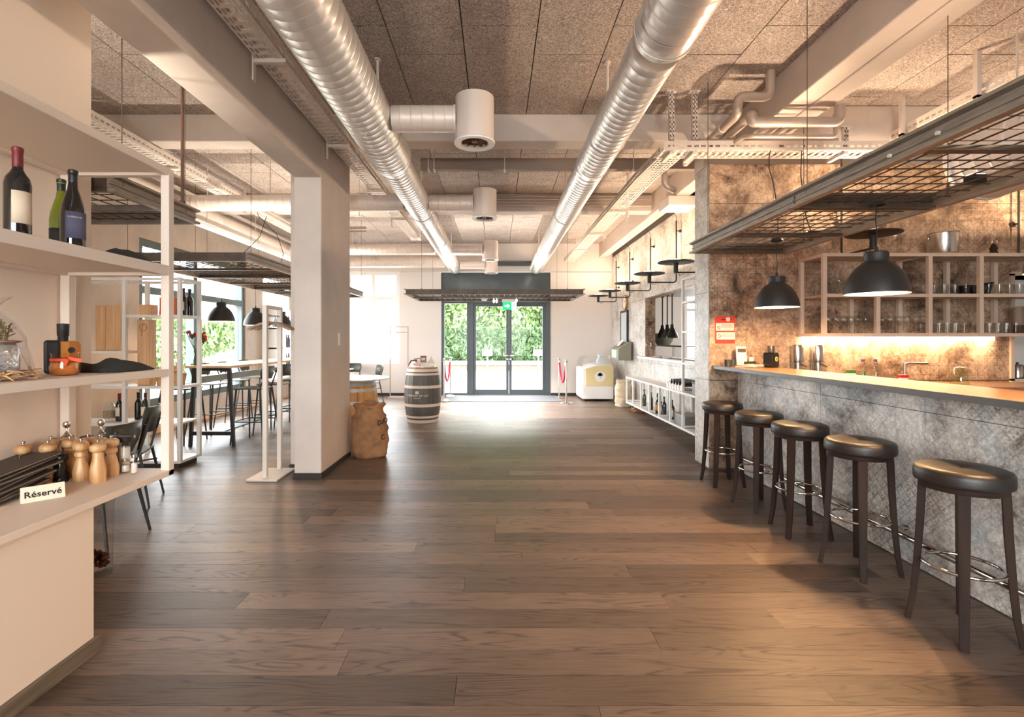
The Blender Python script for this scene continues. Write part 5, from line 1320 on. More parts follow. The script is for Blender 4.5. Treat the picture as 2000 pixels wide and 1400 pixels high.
# tall glass vase on the floor behind the cabinet
t = thing('floor_vase', 'tall clear glass floor vase with dark corks in its foot', 'vase', (-2.42, 3.05, 0))
MB().lathe([(0, 0), (.07, 0), (.078, .02), (.075, .1), (.082, .4), (.09, .62), (.086, .62), (.078, .4), (.07, .1), (.07, .025), (0, .02)], 32).build('glass', m_ware, t)
random.seed(8); mb = MB()
for i in range(26):
    a = R() * 6.28; p = Vector((math.cos(a) * .045 * R() ** .5, math.sin(a) * .045 * R() ** .5, .04 + R() * .11)); d = Vector((R() - .5, R() - .5, R() - .5)).normalized() * .018
    mb.cyl(p - d, p + d, .010, n=8)
o = mb.build('corks', M('stained_cork', rgb(96, 50, 40), .8), t); o['kind'] = 'stuff'

# ---- dining chairs by the shelf
def make_chair(name, label, loc, rz, seat=.46, tall=False, group=None, backm=None):
    """faces local +Y; thin black frame, shell seat and back plate"""
    t = thing(name, label, 'chair' if not tall else 'bar stool', loc, rz, group)
    sm = m_chairsh
    MB().plate([(-.17, -.19), (.17, -.19), (.20, .14), (.17, .20), (-.17, .20), (-.20, .14)], 'z', seat - .018, seat).build('seat', sm, t, bv=.006)
    n = 10; vs = []
    b0, b1 = seat + (.16 if not tall else .12), seat + (.38 if not tall else .30)
    for z, wf in ((b0, .7), ((b0 + b1) / 2, 1.0), (b1, .88)):
        for i in range(n + 1):
            u = -1 + 2 * i / n; vs.append((u * .205 * wf, -.225 + .06 * u * u - (z - b0) * .22, z))
    br_ = MB().add(vs, [(r * (n + 1) + i, r * (n + 1) + i + 1, (r + 1) * (n + 1) + i + 1, (r + 1) * (n + 1) + i) for r in range(2) for i in range(n)], sm=True).build('backrest', backm or sm, t, solid=.012)
    MB().lathe([(0, 0), (.012, 0), (.012, .004), (0, .005)], 12, (0, -.246 - .03, (b0 + b1) / 2 + .01), mat=Matrix.Rotation(PI / 2, 3, 'X')).build('rivet', m_steel, br_)
    sp = .03 if not tall else .06
    for sx in (-1, 1):
        MB().bar((sx * .17, .16, seat - .018), (sx * (.19 + sp), .20, 0), .020, .020, up=(0, 1, 0), taper=.7).build('leg', m_black, t)
        MB().bar((sx * .17, -.17, seat - .018), (sx * (.19 + sp), -.25, 0), .020, .020, up=(0, 1, 0), taper=.7).build('leg', m_black, t)
        MB().bar((sx * .16, -.16, seat - .012), (sx * .15, -.26, b1 - .04), .018, .014).build('back_support', m_black, t)
        MB().bar((sx * .19, .18, seat * .62 if not tall else .3), (sx * .19, -.205, seat * .72 if not tall else .3), .014, .014).build('stretcher', m_black, t)
    if tall: MB().bar((-.22, .19, .3), (.22, .19, .3), .018, .014).build('foot_bar', m_black, t)
    return t
make_chair('dining_chair', 'dark shell chair right behind the cream counter', (-2.83, 3.52, 0), PI / 2 + .05, group='dark shell chairs')
make_chair('dining_chair', 'dark green grey chair with a studded back beyond the counter chair', (-3.26, 4.38, 0), PI / 2 + .35, group='dark shell chairs')

# ---- second white shelf
s2 = thing('room_divider', 'open white steel divider shelf holding wine crates and bottles', 'shelf', (-3.5, 5.54, 0))
def D(name, *a): return MB().box(*a).build(name, m_white, s2, world=True, bv=.002)
for x in (-4.93, -4.12, -3.51):
    D('post', x - .02, x + .02, 5.54, 5.58, .085, 2.115); D('post', x - .02, x + .02, 5.90, 5.94, .085, 2.115)
for z, xa, xz in ((2.08, -4.93, -3.51), (1.67, -4.12, -3.51), (1.27, -4.93, -4.12), (.88, -4.93, -3.51), (.47, -4.93, -4.12)):
    D('shelf_rail', xa + .021, xz - .021, 5.545, 5.575, z, z + .03); D('shelf_rail', xa + .021, xz - .021, 5.905, 5.935, z, z + .03)
    D('end_rail', xz - .015, xz + .015, 5.581, 5.899, z, z + .03)
    if z < 2: D('shelf_board', xa + .021, xz - .021, 5.576, 5.904, z + .006, z + .024)
D('platform', -4.95, -3.49, 5.54, 5.94, .055, .084)
MB().box(-4.9, -3.53, 5.57, 5.91, .0, .054).build('plinth', m_rubber, s2, world=True)
def crate(loc, w_, h, label, branded=False):
    t = thing('wine_crate', label, 'crate', loc)
    MB().box(-w_ / 2, w_ / 2, 0, .1, 0, h).build('box', m_crate, t, bv=.003)
    MB().box(-w_ / 2 + .012, w_ / 2 - .012, -.008, -.0005, .012, h - .012).build('lid', m_crate, t, bv=.002)
    if branded:
        mb = MB().tube(arc((0, -.010, h * .66), w_ * .24, 0, 2 * PI * 15 / 16, 15, 'xz'), .003, 5, closed=True)
        mb.tube([(-.02, -.010, h * .48), (-.01, -.010, h * .70), (.02, -.010, h * .74)], .003, 5).build('burnt_mark', M('burnt_ink', rgb(150, 110, 76), .8), t)
crate((-4.33, 5.66, 1.295), .165, .52, 'tall pine wine crate standing on the divider shelf')
crate((-4.51, 5.72, 1.295), .13, .52, 'paler pine wine crate behind the tall one')
t = thing('wine_crate', 'pine wine crate with a burnt emblem on the window side of the divider', 'crate', (-4.022, 5.72, .905))
MB().box(-.075, .075, 0, .1, 0, .75).build('box', m_crate, t, bv=.003)
MB().box(-.065, .065, -.008, -.0005, .012, .738).build('lid', m_crate, t, bv=.002)
MB().tube(arc((0, -.010, .66), .042, 0, 2 * PI * 15 / 16, 15, 'xz'), .003, 5, closed=True).tube([(-.02, -.010, .56), (-.01, -.010, .68), (.02, -.010, .70)], .003, 5).build('burnt_mark', M('burnt_ink', rgb(150, 110, 76), .8), t)
crate((-4.0, 5.72, 1.696), .15, .13, 'low pine box on the divider shelf above the emblem crate')
random.seed(3)
for i in range(6):
    t = thing('book', ['orange red hardback, first', 'orange red hardback, second', 'cream hardback, third', 'orange red hardback, fourth', 'cream hardback, fifth', 'orange red hardback, sixth'][i] + ' on the divider shelf from the crate side', 'book', (-3.80 + i * .033, 5.74, 1.698), 0, 'hardbacks on the divider shelf')
    t.rotation_euler = (0, .02, 0)
    m_ = M('orange_cover', rgb(205, 96, 56), .6) if i in (0, 1, 3, 5) else M('cream_cover', rgb(226, 206, 186), .6)
    hh = .20 + R() * .02
    MB().box(-.014, -.011, -.07, .07, 0, hh).box(.011, .014, -.07, .07, 0, hh).box(-.014, .014, -.073, -.069, 0, hh).build('cover', m_, t)
    MB().box(-.0105, .0105, -.0685, .066, .004, hh - .005).build('pages', m_paper, t)
wine_bottle((-3.57, 5.72, 1.696), 'dark wine bottle beside the hardbacks on the divider', None, m_blk, m_paper, laba=(-2.4, -.8))
wine_bottle((-3.585, 5.86, 1.696), 'dark wine bottle at the back corner of the divider shelf', None, m_blk)
wine_bottle((-4.30, 5.72, .496), 'red capped wine bottle low on the divider', None, m_redcap, m_paper, laba=(-2.2, -.9))
wine_bottle((-4.02, 5.74, .50), 'burgundy style bottle low on the divider near the chair', None, m_redcap, m_paper, kind='b', laba=(-2.2, -.9))
wine_bottle((-4.17, 5.84, .496), 'plain dark bottle behind the low divider post', None, m_blk)
D('shelf_rail', -4.10, -3.53, 5.545, 5.575, .47, .50); D('shelf_board', -4.10, -3.53, 5.576, 5.904, .476, .496); D('shelf_rail', -4.10, -3.53, 5.905, 5.935, .47, .50)
t = thing('printed_jar', 'glass jar with a printed label low on the divider', 'jar', (-4.41, 5.72, .496))
MB().lathe([(0, 0), (.055, 0), (.06, .02), (.055, .16), (.04, .18), (.04, .21), (0, .212)], 20).build('jar', glass_mat('jar_clear', (.9, .9, .88), 1.8, .25, (.7, .66, .62)), t)
MB().lathe([(.0605, .04), (.0605, .12), (.0595, .12), (.0595, .04)], 20).build('label', M('jar_label', rgb(150, 130, 110), .7, var=.5, vscale=60), t)
for i, (x, lb) in enumerate(((-3.66, 'woven bread basket on the divider, wider one'), (-3.84, 'small woven basket beside the divider post'))):
    t = thing('bread_basket', lb, 'basket', (x, 5.76, .907))
    MB().lathe([(0, 0), (.07 - .02 * i, 0), (.09 - .02 * i, .13), (.085 - .02 * i, .13), (.065 - .02 * i, .01), (0, .01)], 18).build('weave', M('wicker', rgb(190, 150, 100), .8, var=.4, vscale=60), t)
    MB().tube(arc((0, 0, .12), .085 - .02 * i, 0, PI, 10, 'xz'), .006, 6).build('handle', m_crate, t)
# flowers by the high table
fv = thing('flower_vase', 'green vase of red flowers at the end of the high table', 'vase', (-4.02, 6.75, 1.081))
MB().lathe([(0, 0), (.045, 0), (.055, .06), (.04, .15), (.05, .2), (.045, .2), (.035, .15), (0, .02)], 20).build('vase', M('green_glaze', rgb(70, 104, 72), .25), fv)
random.seed(9); mb = MB(); ml = MB()
for i in range(9):
    a = i * 2.4; p = Vector((math.cos(a) * (.06 + .1 * R()), math.sin(a) * (.06 + .1 * R()), .30 + R() * .16))
    mb.tube([(0, 0, .15), (p.x * .5, p.y * .5, .26), p], .004, 5)
    f = MB()
    for k in range(9):
        e = Euler((.5 + .5 * (k % 3), 0, k * .7)).to_matrix()
        f.add([p + e @ Vector(q) for q in ((0, 0, 0), (-.02, .02, .01), (0, .045, .02), (.02, .02, .01))], [(0, 1, 2, 3)])
    f.build('flower', M('red_petal', rgb(206, 44, 60), .6), fv)
    e = Euler((1, 0, a)).to_matrix(); q0 = p * .6 + Vector((0, 0, .1))
    ml.add([q0 + e @ Vector(q) for q in ((0, 0, 0), (-.025, .05, 0), (0, .1, .02), (.025, .05, 0))], [(0, 1, 2, 3)])
mb.build('stems', m_leafd, fv); ml.build('leaves', m_leafd, fv)
# ================================================================== HIGH TABLE, STOOLS
ht = thing('high_table', 'long wooden high table on a black steel frame beside the street window', 'table', (-3.8, 6.6, 0))
MB().box(-4.1, -3.5, 6.6, 10.3, 1.05, 1.08).build('top', m_crate, ht, world=True, bv=.003)
for yy in (6.7, 10.2):
    for xa, xz in ((-4.03, -4.09), (-3.57, -3.51)):
        MB().bar((xa, yy, 1.049), (xz, yy, 0), .045, .045, up=(0, 1, 0), taper=.8).build('leg', m_black, ht, world=True)
    MB().box(-4.06, -3.54, yy - .015, yy + .015, .15, .20).build('cross_bar', m_black, ht, world=True)
    MB().box(-4.02, -3.58, yy - .02, yy + .02, 1.01, 1.049).build('top_bar', m_black, ht, world=True)
MB().box(-3.90, -3.70, 6.716, 10.184, .165, .185).build('foot_board', m_chairsh, ht, world=True)
MB().box(-4.0, -3.96, 6.73, 10.17, .84, .93).build('modesty_rail', m_sage, ht, world=True)
k = 0
m_brownback = wood_mat('walnut_back', rgb(112, 76, 52), rgb(140, 100, 72), (14, 14, 2))
for side, x in ((1, -3.40), (-1, -4.38)):
    for yy in (7.02, 7.72, 8.42, 9.12, 9.82):
        who = ('first', 'second', 'third', 'fourth', 'last')[int((yy - 7.0) / .7)]
        if side < 0 and yy > 9.3: continue
        make_chair('high_stool', f'black high stool with a backrest, {who} along the ' + ('hall' if side > 0 else 'window') + ' side of the high table', (x, yy + (R() - .5) * .08, 0), (PI / 2 if side > 0 else -PI / 2) + (R() - .5) * .4, .76, True, 'high stools at the long table',
                   m_brownback if (side < 0 and yy < 7.1) else None)
GQ = 'dark dome pendants over the high table'
for (x, yy, z, c), lb in zip(((-3.98, 7.25, 1.69, .63), (-3.90, 8.12, 1.66, .66), (-3.86, 9.0, 1.65, .67)), ('first dark dome pendant over the high table, beside the divider', 'second dark dome pendant over the high table, beyond the coat stand', 'third dark dome pendant over the high table, next to the column')):
    make_pendant(lb, (x, yy, z), c, GQ, 14)
for (x, yy) in ((-2.75, 3.0), (-3.25, 6.4), (-3.25, 8.0), (-3.2, 9.8)):
    uplight('small black uplight on the window side rack, ' + {3.0: 'over the near bay', 6.4: 'above the first high stool', 8.0: 'above the middle of the high table', 9.8: 'beyond the high table'}[yy], (x, yy, 2.355), PW_LEFT, (PI, 0, 0), 2.6, (1, .88, .72))

for x in (-.9, .7):  # uplights added to brighten the ceiling near the entrance
    uplight('added uplight on the entrance rack for the far ceiling, ' + ('barrel side' if x < 0 else 'freezer side'), (x, 10.5, 2.355), 60, (PI, 0, 0), 2.7, (1, .92, .82))
# bottle shelf on the street wall
bs = thing('bottle_shelf', 'white bottle shelf on the street wall beyond the window', 'shelf', (-5.0, 11.2, .75))
for z in (.78, 1.22, 1.66, 2.1): MB().box(-5.185, -4.88, 11.15, 12.6, z, z + .03).build('board', m_white, bs, world=True)
for yy in (11.15, 11.63, 12.11, 12.57): MB().box(-5.184, -4.89, yy, yy + .03, .811, 2.099).build('divider', m_white, bs, world=True)
wine = None
random.seed(6)
cols_ = [m_wineglass, M('navy_glass', rgb(50, 54, 84), .2), m_amber, m_wineglass]
i = 0
for z in (.8105, 1.2505, 1.6905):
    for yy in (11.27, 11.40, 11.53, 11.75, 11.88, 12.0, 12.25, 12.42):
        o = MB().lathe([(0, 0), (.042, 0), (.042, .19), (.02, .24), (.017, .30), (0, .302)], 14).build('wine_bottle', cols_[i % 4], None, loc=(-4.98, yy + (R() - .5) * .03, z))
        tag(o, f"{('dark', 'navy blue', 'amber', 'dark')[i % 4]} bottle, {ORD[i % 8]} from the window on the {('lowest', 'middle', 'top')[i // 8]} board of the street wall shelf", 'bottle', 'bottles of the wall shelf'); i += 1

# ---- coat stand
cs = thing('coat_stand', 'white square framed coat stand beside the column', 'stand', (-2.36, 5.25, 0))
for yy in (5.12, 5.46): MB().box(-.022, .022, yy - 5.25 - .022, yy - 5.25 + .022, .02, 1.78).build('post', m_whitemet, cs, bv=.002)
MB().box(-.022, .022, -.107, .187, 1.745, 1.78).build('top_rail', m_whitemet, cs, bv=.002)
MB().box(-.155, .155, -.22, .26, 0, .0195).build('base_plate', m_whitemet, cs, bv=.003)
MB().cyl((0, -.14, 1.675), (0, .22, 1.675), .010, n=10).build('hanging_bar', m_steel, cs)
random.seed(2)
for i, yy in enumerate((5.19, 5.25, 5.31, 5.37)):
    t = thing('coat_hanger', ('first', 'second', 'third', 'last')[i] + ' wooden hanger from the front post of the coat stand', 'hanger', (-2.36, yy, 1.665), (R() - .5) * .2, 'wooden hangers on the coat stand')
    pts = [(-.21, 0, -.135), (-.14, 0, -.10), (-.06, 0, -.072), (0, 0, -.062), (.06, 0, -.072), (.14, 0, -.10), (.21, 0, -.135)]
    mb = MB()
    for a, b_ in zip(pts, pts[1:]): mb.bar(a, b_, .012, .024)
    mb.build('shoulder', wood_mat('hanger_wood', rgb(140, 112, 86), rgb(176, 146, 116), (3, 20, 20)), t)
    MB().tube([(0, 0, -.06), (0, 0, -.02)] + [(.016 * math.sin(q), 0, .006 - .016 * math.cos(q)) for q in (0.2, 1.2, 2.2, 3.2, 4.2)], .0025, 6).build('hook', m_steel, t)

# ================================================================== HALL
def sack(name, loc, label, r, h, mat, seed, open_top=True, txt=False):
    t = thing(name, label, 'sack', loc)
    random.seed(seed); n, m = 32, 20; vs = []
    ph = [R() * 6.28 for _ in range(9)]
    for i in range(m + 1):
        v = i / m
        rr = r * (.86 + .16 * math.sin(PI * min(v * 1.1, 1)) ** .7 + .03 * math.sin(v * 26 + ph[7]) + .016 * math.sin(v * 47))
        if v > .86: rr *= 1 - (v - .86) * .9
        for j in range(n):
            a = 2 * PI * j / n
            k = 1 + .012 * math.sin(2 * a + 38 * v) + .035 * math.sin(3 * a + ph[0] + 3 * v) + .03 * math.sin(5 * a + ph[1] - 7 * v) + .018 * math.sin(9 * a + 17 * v + ph[2])
            z = h * v + (.010 * math.sin(4 * a + ph[3]) + .012 * math.sin(2 * a + ph[4])) * v * v + (.010 * math.sin(7 * a + ph[5]) if 0 < v else 0)
            if i == 0: z = 0.0
            vs.append((rr * k * math.cos(a), rr * k * math.sin(a), max(z, 0)))
    # rolled rim and hollow
    for (f, dz) in ((.88, .025), (.82, .05), (.70, .045), (.62, .0), (.58, -.07), (.54, -.14)):
        for j in range(n):
            a = 2 * PI * j / n; k = 1 + .05 * math.sin(4 * a + ph[6]) + .03 * math.sin(9 * a + ph[8])
            vs.append((r * f * k * math.cos(a), r * f * k * math.sin(a), h + dz + .016 * math.sin(3 * a + ph[2])))
    rows = m + 7
    fs = [(i * n + j, i * n + (j + 1) % n, (i + 1) * n + (j + 1) % n, (i + 1) * n + j) for i in range(rows - 1) for j in range(n)]
    fs.append(tuple(range(n))[::-1]); fs.append(tuple((rows - 1) * n + j for j in range(n)))
    MB().add(vs, fs, sm=True).build('bag', mat, t, sharp=80)
    return t
sk = sack('burlap_sack', (-1.555, 6.16, 0), 'open brown burlap sack standing against the column', .215, .60, m_burlap, 3)
m_stencil = M('stencil_ink', rgb(70, 52, 42), .9)
for s_, z, a in (('D.O', .44, -.62), ('C', .25, -.60)):
    text('stencil', s_, .09, m_stencil, sk, (.226 * math.cos(a), .226 * math.sin(a), z), (PI / 2 + .05, -.15, a + PI / 2), .004, .0015)
random.seed(12); mb = MB()
for i in range(60):
    a = R() * 6.28; q = R() ** .5 * .11
    mb.lathe([(0, -.01), (.012, -.004), (.012, .004), (0, .01)], 6, (math.cos(a) * q, math.sin(a) * q, .472 + R() * .012))
o = mb.build('beans', M('dark_beans', rgb(52, 36, 28), .6), sk); o['kind'] = 'stuff'
sack('burlap_sack', (2.72, 10.75, 0), 'pale burlap sack on the floor at the end of the low bottle rack', .19, .52, m_burlapp, 8)
sack('burlap_sack', (2.78, 9.86, 0), 'brown burlap bundle tucked under the low bottle rack', .15, .06, m_burlap, 9)

def barrel(name, label, loc, hb, re, rm, body, hoop, hoops, hw=.022, staves=22):
    t = thing(name, label, 'barrel', loc)
    rad = lambda z: re + (rm - re) * (1 - ((z / hb) * 2 - 1) ** 2)
    NZ = 14
    for k in range(staves):
        a0 = 2 * PI * k / staves + .006; a1 = 2 * PI * (k + 1) / staves - .006; vs = []
        for i in range(NZ + 1):
            z = hb * i / NZ; r = rad(z)
            for a, q in ((a0, r), (a1, r), (a1, r - .022), (a0, r - .022)): vs.append((q * math.cos(a), q * math.sin(a), z))
        fs = [(3, 2, 1, 0), tuple(NZ * 4 + j for j in range(4))] + [(i * 4 + j, i * 4 + (j + 1) % 4, i * 4 + 4 + (j + 1) % 4, i * 4 + 4 + j) for i in range(NZ) for j in range(4)]
        MB().add(vs, fs).build('stave', body, t)
    MB().lathe([(0, hb - .03), (re - .005, hb - .03), (re - .005, hb - .05), (0, hb - .05)], 40).build('head', body, t)
    for z, w_ in hoops:
        MB().lathe([(rad(z - w_) - .003, z - w_), (rad(z - w_) + .004, z - w_), (rad(z + w_) + .004, z + w_), (rad(z + w_) - .003, z + w_)], 48).build('hoop', hoop, t)
    return t, rad
m_bk = M('black_barrel_paint', rgb(88, 84, 79), .5, var=.1); m_hp = M('cream_hoop', rgb(214, 198, 182), .5)
B1, rad1 = barrel('wine_barrel', 'black painted wine barrel with cream hoops in the middle of the hall', (-1.295, 8.80, 0), .93, .262, .322, m_bk, m_hp, [(.028, .026), (.105, .018), (.305, .024), (.62, .024), (.835, .018), (.90, .026)])
def wrap_text(parent, s, size, z, a0, rad, mat, bold=.0):
    """letters set one by one round the barrel's belly"""
    wd = {'I': .35, 'M': .95, 'A': .75, 'N': .8, ' ': .4, 'D': .78, 'O': .82, 'E': .66, 'L': .62, 'Y': .72}
    tot = sum(wd.get(c, .7) for c in s) * size
    r = rad(z) + .0015; x = -tot / 2
    for c in s:
        q = wd.get(c, .7) * size
        if c != ' ':
            a = a0 + (x + q / 2) / r
            text('letter', c, size, mat, parent, (r * math.cos(a), r * math.sin(a), z), (PI / 2, 0, a + PI / 2), .001, bold)
        x += q
wrap_text(B1, 'DOMAINE DE LAY', .042, .475, -PI / 2 - .16, rad1, m_hp, .0008)
a = -PI / 2 - .16; r_ = rad1(.53) + .002
cr = MB().plate([(-.03, -.026), (0, -.034), (.03, -.026), (.034, .02), (.018, .008), (.012, .028), (0, .014), (-.012, .028), (-.018, .008), (-.034, .02)], 'y', -.001, .001)
cr.build('crest', m_hp, B1, loc=(r_ * math.cos(a), r_ * math.sin(a), .535), rot=(0, 0, a + PI / 2))
MB().box(-.06, .06, -.001, .001, -.004, .004).build('text_rule', m_hp, B1, loc=((rad1(.43) + .001) * math.cos(a), (rad1(.43) + .001) * math.sin(a), .432), rot=(0, 0, a + PI / 2))
t = thing('serving_board', 'round wooden board with a glass cover on the black barrel', 'board', (-1.295, 8.80, .9305))
MB().lathe([(0, 0), (.255, 0), (.26, .008), (.255, .018), (0, .018)], 36).build('board', m_oakstave, t)
MB().lathe([(0, .0185), (.16, .0185), (.17, .025), (.16, .03), (0, .03)], 32).build('tray', m_white, t)
MB().lathe([(.225, .019), (.225, .05), (.20, .085), (.15, .105), (0, .112)], 36).build('glass_cover', glass_mat('cover_glass', (.95, .96, .96), 2.0, .25, (.95, .95, .93)), t)
t = thing('spice_tin', 'small square brown tin on top of the barrel', 'tin', (-1.27, 8.72, 1.043))
MB().box(-.05, .05, -.04, .04, 0, .10).build('body', M('brown_tin', rgb(136, 104, 74), .5), t, bv=.004); MB().box(-.052, .052, -.042, .042, .088, .104).build('lid', M('dark_tin', rgb(96, 74, 54), .5), t, bv=.003); MB().box(-.03, .03, -.0415, -.0405, .025, .07).build('label', m_crate, t)
t = thing('paper_cone', 'white folded napkin standing on the barrel board', 'napkin', (-1.14, 8.74, 1.03))
MB().lathe([(.06, 0), (.045, .02), (.02, .06), (.004, .13), (0, .131)], 7, sm=False).build('fold', m_paper, t); MB().lathe([(.0, .001), (.07, .001), (.07, .004), (0, .004)], 14).build('base', m_white, t)
m_zn = M('zinc_hoop', rgb(168, 164, 158), .4, .6)
B2, rad2 = barrel('wine_barrel', 'natural oak barrel table half hidden by the column', (-2.05, 7.2, 0), .84, .29, .345, m_oakstave, m_zn, [(.03, .03), (.12, .02), (.29, .022), (.55, .022), (.72, .022), (.81, .03)])
t = thing('barrel_tabletop', 'round pale tabletop lying on the oak barrel', 'tabletop', (-2.05, 7.2, .8405))
MB().lathe([(0, 0), (.31, 0), (.31, .022), (0, .022)], 40).build('block', m_crate, t); MB().lathe([(0, .0225), (.50, .0225), (.505, .03), (.50, .042), (0, .042)], 56).build('disc', M('pale_glass_top', rgb(222, 226, 222), .12), t)

# ---- stanchions
def stanchion(label, loc):
    t = thing('rope_post', label, 'post', loc, 0, 'steel rope posts at the entrance')
    MB().lathe([(0, 0), (.15, 0), (.15, .012), (.10, .03), (.03, .045), (0, .046)], 28).build('base', m_steel, t)
    MB().cyl((0, 0, .04), (0, 0, .92), .019, n=14).build('pole', m_steel, t)
    MB().lathe([(.02, .90), (.032, .91), (.032, .925), (.02, .935), (.028, .955), (.024, .98), (0, .995)], 18).build('finial', m_steel, t)
def rope(label, a, b_, sag, zt=.88):
    a, b_ = Vector(a), Vector(b_); t = thing('barrier_rope', label, 'rope', a)
    pts = []
    for i in range(13):
        u = i / 12; p = a.lerp(b_, u) - a; p.z = zt - sag * (1 - (2 * u - 1) ** 2); pts.append(p)
    MB().tube(pts, .022, 10).build('velvet', m_red, t)
    for p in (pts[0], pts[-1]): MB().lathe([(0, -.03), (.026, -.03), (.026, .03), (0, .03)], 12, p).build('end_clip', m_steel, t)
P1, P2, P3, P4 = (-1.22, 11.62, 0.0125), (-1.16, 12.55, .0125), (1.40, 11.25, 0.0125), (1.44, 12.40, .0125)
P3 = (1.56, 11.25, 0); P4 = (1.53, 12.3, 0)
stanchion('steel rope post beside the barrel', P1); stanchion('steel rope post against the sidelight frame', P2)
stanchion('steel rope post on the freezer side, nearer the hall', P3); stanchion('steel rope post on the freezer side, close to the end wall', P4)
rope('red velvet rope behind the black barrel', (P1[0], P1[1] + .06, 0), (P2[0], P2[1] - .06, 0), .45); rope('red velvet rope beside the freezer', (P3[0], P3[1] + .06, 0), (P4[0], P4[1] - .06, 0), .45)

# ---- freezer
fz = thing('ice_cream_freezer', 'white rounded freezer with a pale yellow front and glass lid', 'freezer', (2.35, 11.62, 0))
pr = [(-.36, .05), (.36, .05), (.36, .80), (.34, .83), (.28, .85), (.10, .86), (-.05, .84), (-.20, .80), (-.36, .76)]
MB().plate(pr, 'y', 0, .95).build('cabinet', m_white, fz, bv=.02)
mbf = MB().plate([(-.28, .36), (.35, .36), (.35, .79), (.33, .815), (.27, .83), (.10, .838), (-.05, .815), (-.20, .775), (-.28, .755)], 'y', -.008, -.0005); fpn = mbf.build('front_panel', m_yellow, fz, bv=.003)
MB().lathe([(0, .003), (.125, .003), (.125, 0), (0, 0)], 32, (.045, -.0085, .575), mat=rx).build('emblem', m_white, fpn)
mb = MB(); 
for x, z, q in ((.045, .635, .04), (.015, .615, .032), (.075, .615, .032), (.045, .615, .035)): mb.lathe([(0, .002), (q, .002), (q, 0), (0, 0)], 18, (x, -.0118, z), mat=rx)
mb.box(.041, .049, -.0136, -.0118, .53, .61).build('tree_mark', m_grey, fpn)
for x in (-.28, .28):
    for y_ in (.1, .85): MB().cyl((x, y_, 0), (x, y_, .05), .03, n=12).build('foot', m_black, fz)
mb = MB(); n = 14; vs = []
for y_ in (.06, .90):
    for i in range(n + 1):
        a = PI * i / n; vs.append((-.19 - .16 * math.cos(a), y_, .80 + .24 * math.sin(a) ** .8))
mb.add(vs, [(i, i + 1, n + 2 + i, n + 1 + i) for i in range(n)], sm=True).build('glass_lid', glass_mat('lid_glass', (.94, .96, .97), 2.5, .12, (.85, .9, .92)), fz)
t = thing('cookie_jar', 'glass jar with a pale lid on the freezer', 'jar', (2.28, 11.66, 1.04))
t.location = (2.45, 11.80, .862)
MB().lathe([(0, 0), (.10, 0), (.12, .02), (.11, .10), (.065, .16), (.06, .19)], 24).build('jar', glass_mat('jar_white', (.9, .93, .95), 1.8, .3, (.9, .92, .94)), t); MB().lathe([(0, .19), (.085, .19), (.085, .215), (0, .22)], 24).build('lid', M('ice_blue', rgb(206, 222, 226), .4), t)
t = thing('cone_holder', 'small pinkish stand of cups beside the freezer jar', 'holder', (2.66, 11.76, .864))
MB().lathe([(0, 0), (.05, 0), (.05, .02), (.015, .03), (.015, .10), (.04, .12), (.04, .15), (0, .15)], 18).build('stand', M('pink_plastic', rgb(222, 200, 196), .5), t); MB().lathe([(.03, .15), (.036, .20), (.03, .2), (.0, .16)], 14).build('cup', m_paper, t)

# ---- wall things at the far end of the tile wall
t = thing('framed_board', 'tall black framed glass board on the tile wall', 'board', (2.955, 11.55, 1.55))
for a in ((-.30, -.25), (.25, .30)): MB().box(-.035, 0, a[0], a[1], -.55, .55).build('frame_side', m_black, t)
MB().box(-.035, 0, -.25, .25, .50, .55).box(-.035, 0, -.25, .25, -.55, -.50).build('frame_rail', m_black, t)
MB().box(-.03, -.015, -.25, .25, -.5, .5).build('panel', M('pale_screen', rgb(196, 204, 208), .25), t)
t = thing('letter_box', 'sage grey slanted box fixed below the black framed board', 'box', (2.915, 11.3, .98))
MB().plate([(-.28, .0), (0, 0), (0, .40), (-.05, .40), (-.28, .24)], 'y', -.45, .30).build('body', m_sage, t, bv=.01)
MB().box(-.285, -.02, -.47, -.451, .02, .22).build('end_cap', m_sage, t)
MB().box(-.29, -.281, -.30, .15, .05, .22).build('pale_door', M('pale_mint', rgb(196, 210, 200), .5), t, bv=.003)
MB().rbox((-.15, -.1, .38), (.012, .2, .18), (0, .7, 0)).build('paper_holder', m_white, t)
cl = thing('clock', 'round pale clock on the tile wall above the black board', 'clock', (2.957, 11.45, 2.28))
MB().lathe([(0, 0), (.17, 0), (.17, .05), (.155, .055), (.15, .04), (0, .04)], 36, mat=Matrix.Rotation(-PI / 2, 3, 'Y')).build('case', M('brass_rim', rgb(186, 140, 84), .4, .4), cl)
MB().lathe([(0, .0405), (.15, .0405), (.15, .043), (0, .043)], 36, mat=Matrix.Rotation(-PI / 2, 3, 'Y')).build('dial', m_white, cl)
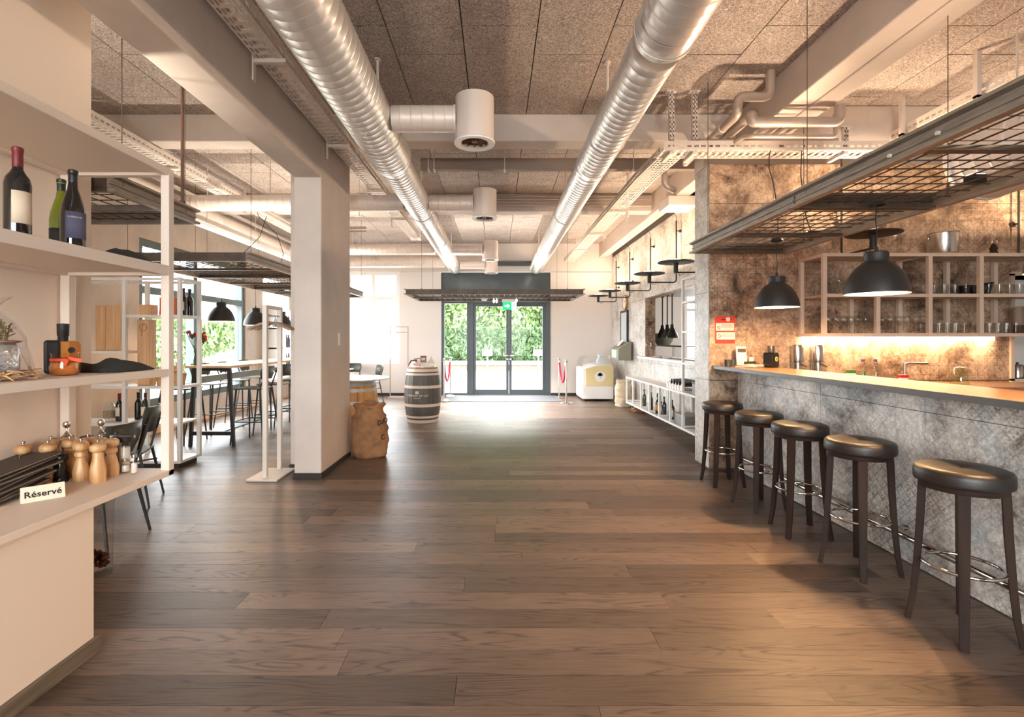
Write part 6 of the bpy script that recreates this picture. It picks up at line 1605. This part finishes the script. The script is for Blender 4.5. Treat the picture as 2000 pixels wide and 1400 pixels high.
MB().bar((-.046, 0, 0), (-.046, .05, .07), .008, .003, up=(1, 0, 0)).bar((-.047, 0, 0), (-.047, -.10, .03), .006, .003, up=(1, 0, 0)).build('hand', m_black, cl)

# ---- frame stand, extinguisher, far tables
fs_ = thing('banner_frame', 'empty thin metal banner frame by the end window', 'stand', (-2.42, 12.45, 0))
for x in (-.22, .22): MB().box(x - .012, x + .012, -.012, .012, .02, 1.76).build('post', m_pipe, fs_)
for z in (1.735, 1.60): MB().box(-.207, .207, -.012, .012, z, z + .024).build('rail', m_pipe, fs_)
MB().box(-.24, .24, -.15, .15, 0, .019).build('base_plate', m_pipe, fs_)
fe = thing('fire_extinguisher', 'red fire extinguisher with a black hose on the end wall', 'extinguisher', (-2.05, 12.78, .40))
MB().lathe([(0, 0), (.075, 0), (.08, .02), (.08, .36), (.06, .42), (.025, .45), (0, .45)], 22).build('cylinder', m_redpaint, fe)
MB().cyl((0, 0, .45), (0, 0, .52), .025, n=12).bar((-.06, 0, .53), (.10, -.02, .56), .03, .02).build('valve', m_black, fe)
MB().tube([(0, 0, .5), (-.12, -.02, .50), (-.20, -.03, .36), (-.18, -.03, .16), (-.09, -.04, .03)], .016, 8).build('hose', m_black, fe)
MB().box(-.09, .09, .081, .118, .05, .40).build('mounting_plate', m_redpaint, fe)
for i, (x, yy) in enumerate(((-3.6, 10.8), (-2.9, 11.5), (-3.6, 12.35))):
    make_chair('dining_chair', ['dark shell chair far away under the end window, nearest the column', 'dark shell chair far away under the end window, in the middle', 'dark shell chair far away under the end window, farthest back'][i], (x, yy, 0), .9 * i + 1.2, group='dark shell chairs by the end window')
tb = thing('dining_table', 'small dark dining table under the end window', 'table', (-3.75, 11.6, 0))
MB().box(-.35, .35, -.35, .35, .72, .745).build('top', m_crate, tb, bv=.003)
MB().cyl((0, 0, .02), (0, 0, .72), .03, n=12).build('column_leg', m_black, tb); MB().lathe([(0, 0), (.24, 0), (.24, .012), (0, .02)], 24).build('base', m_black, tb)
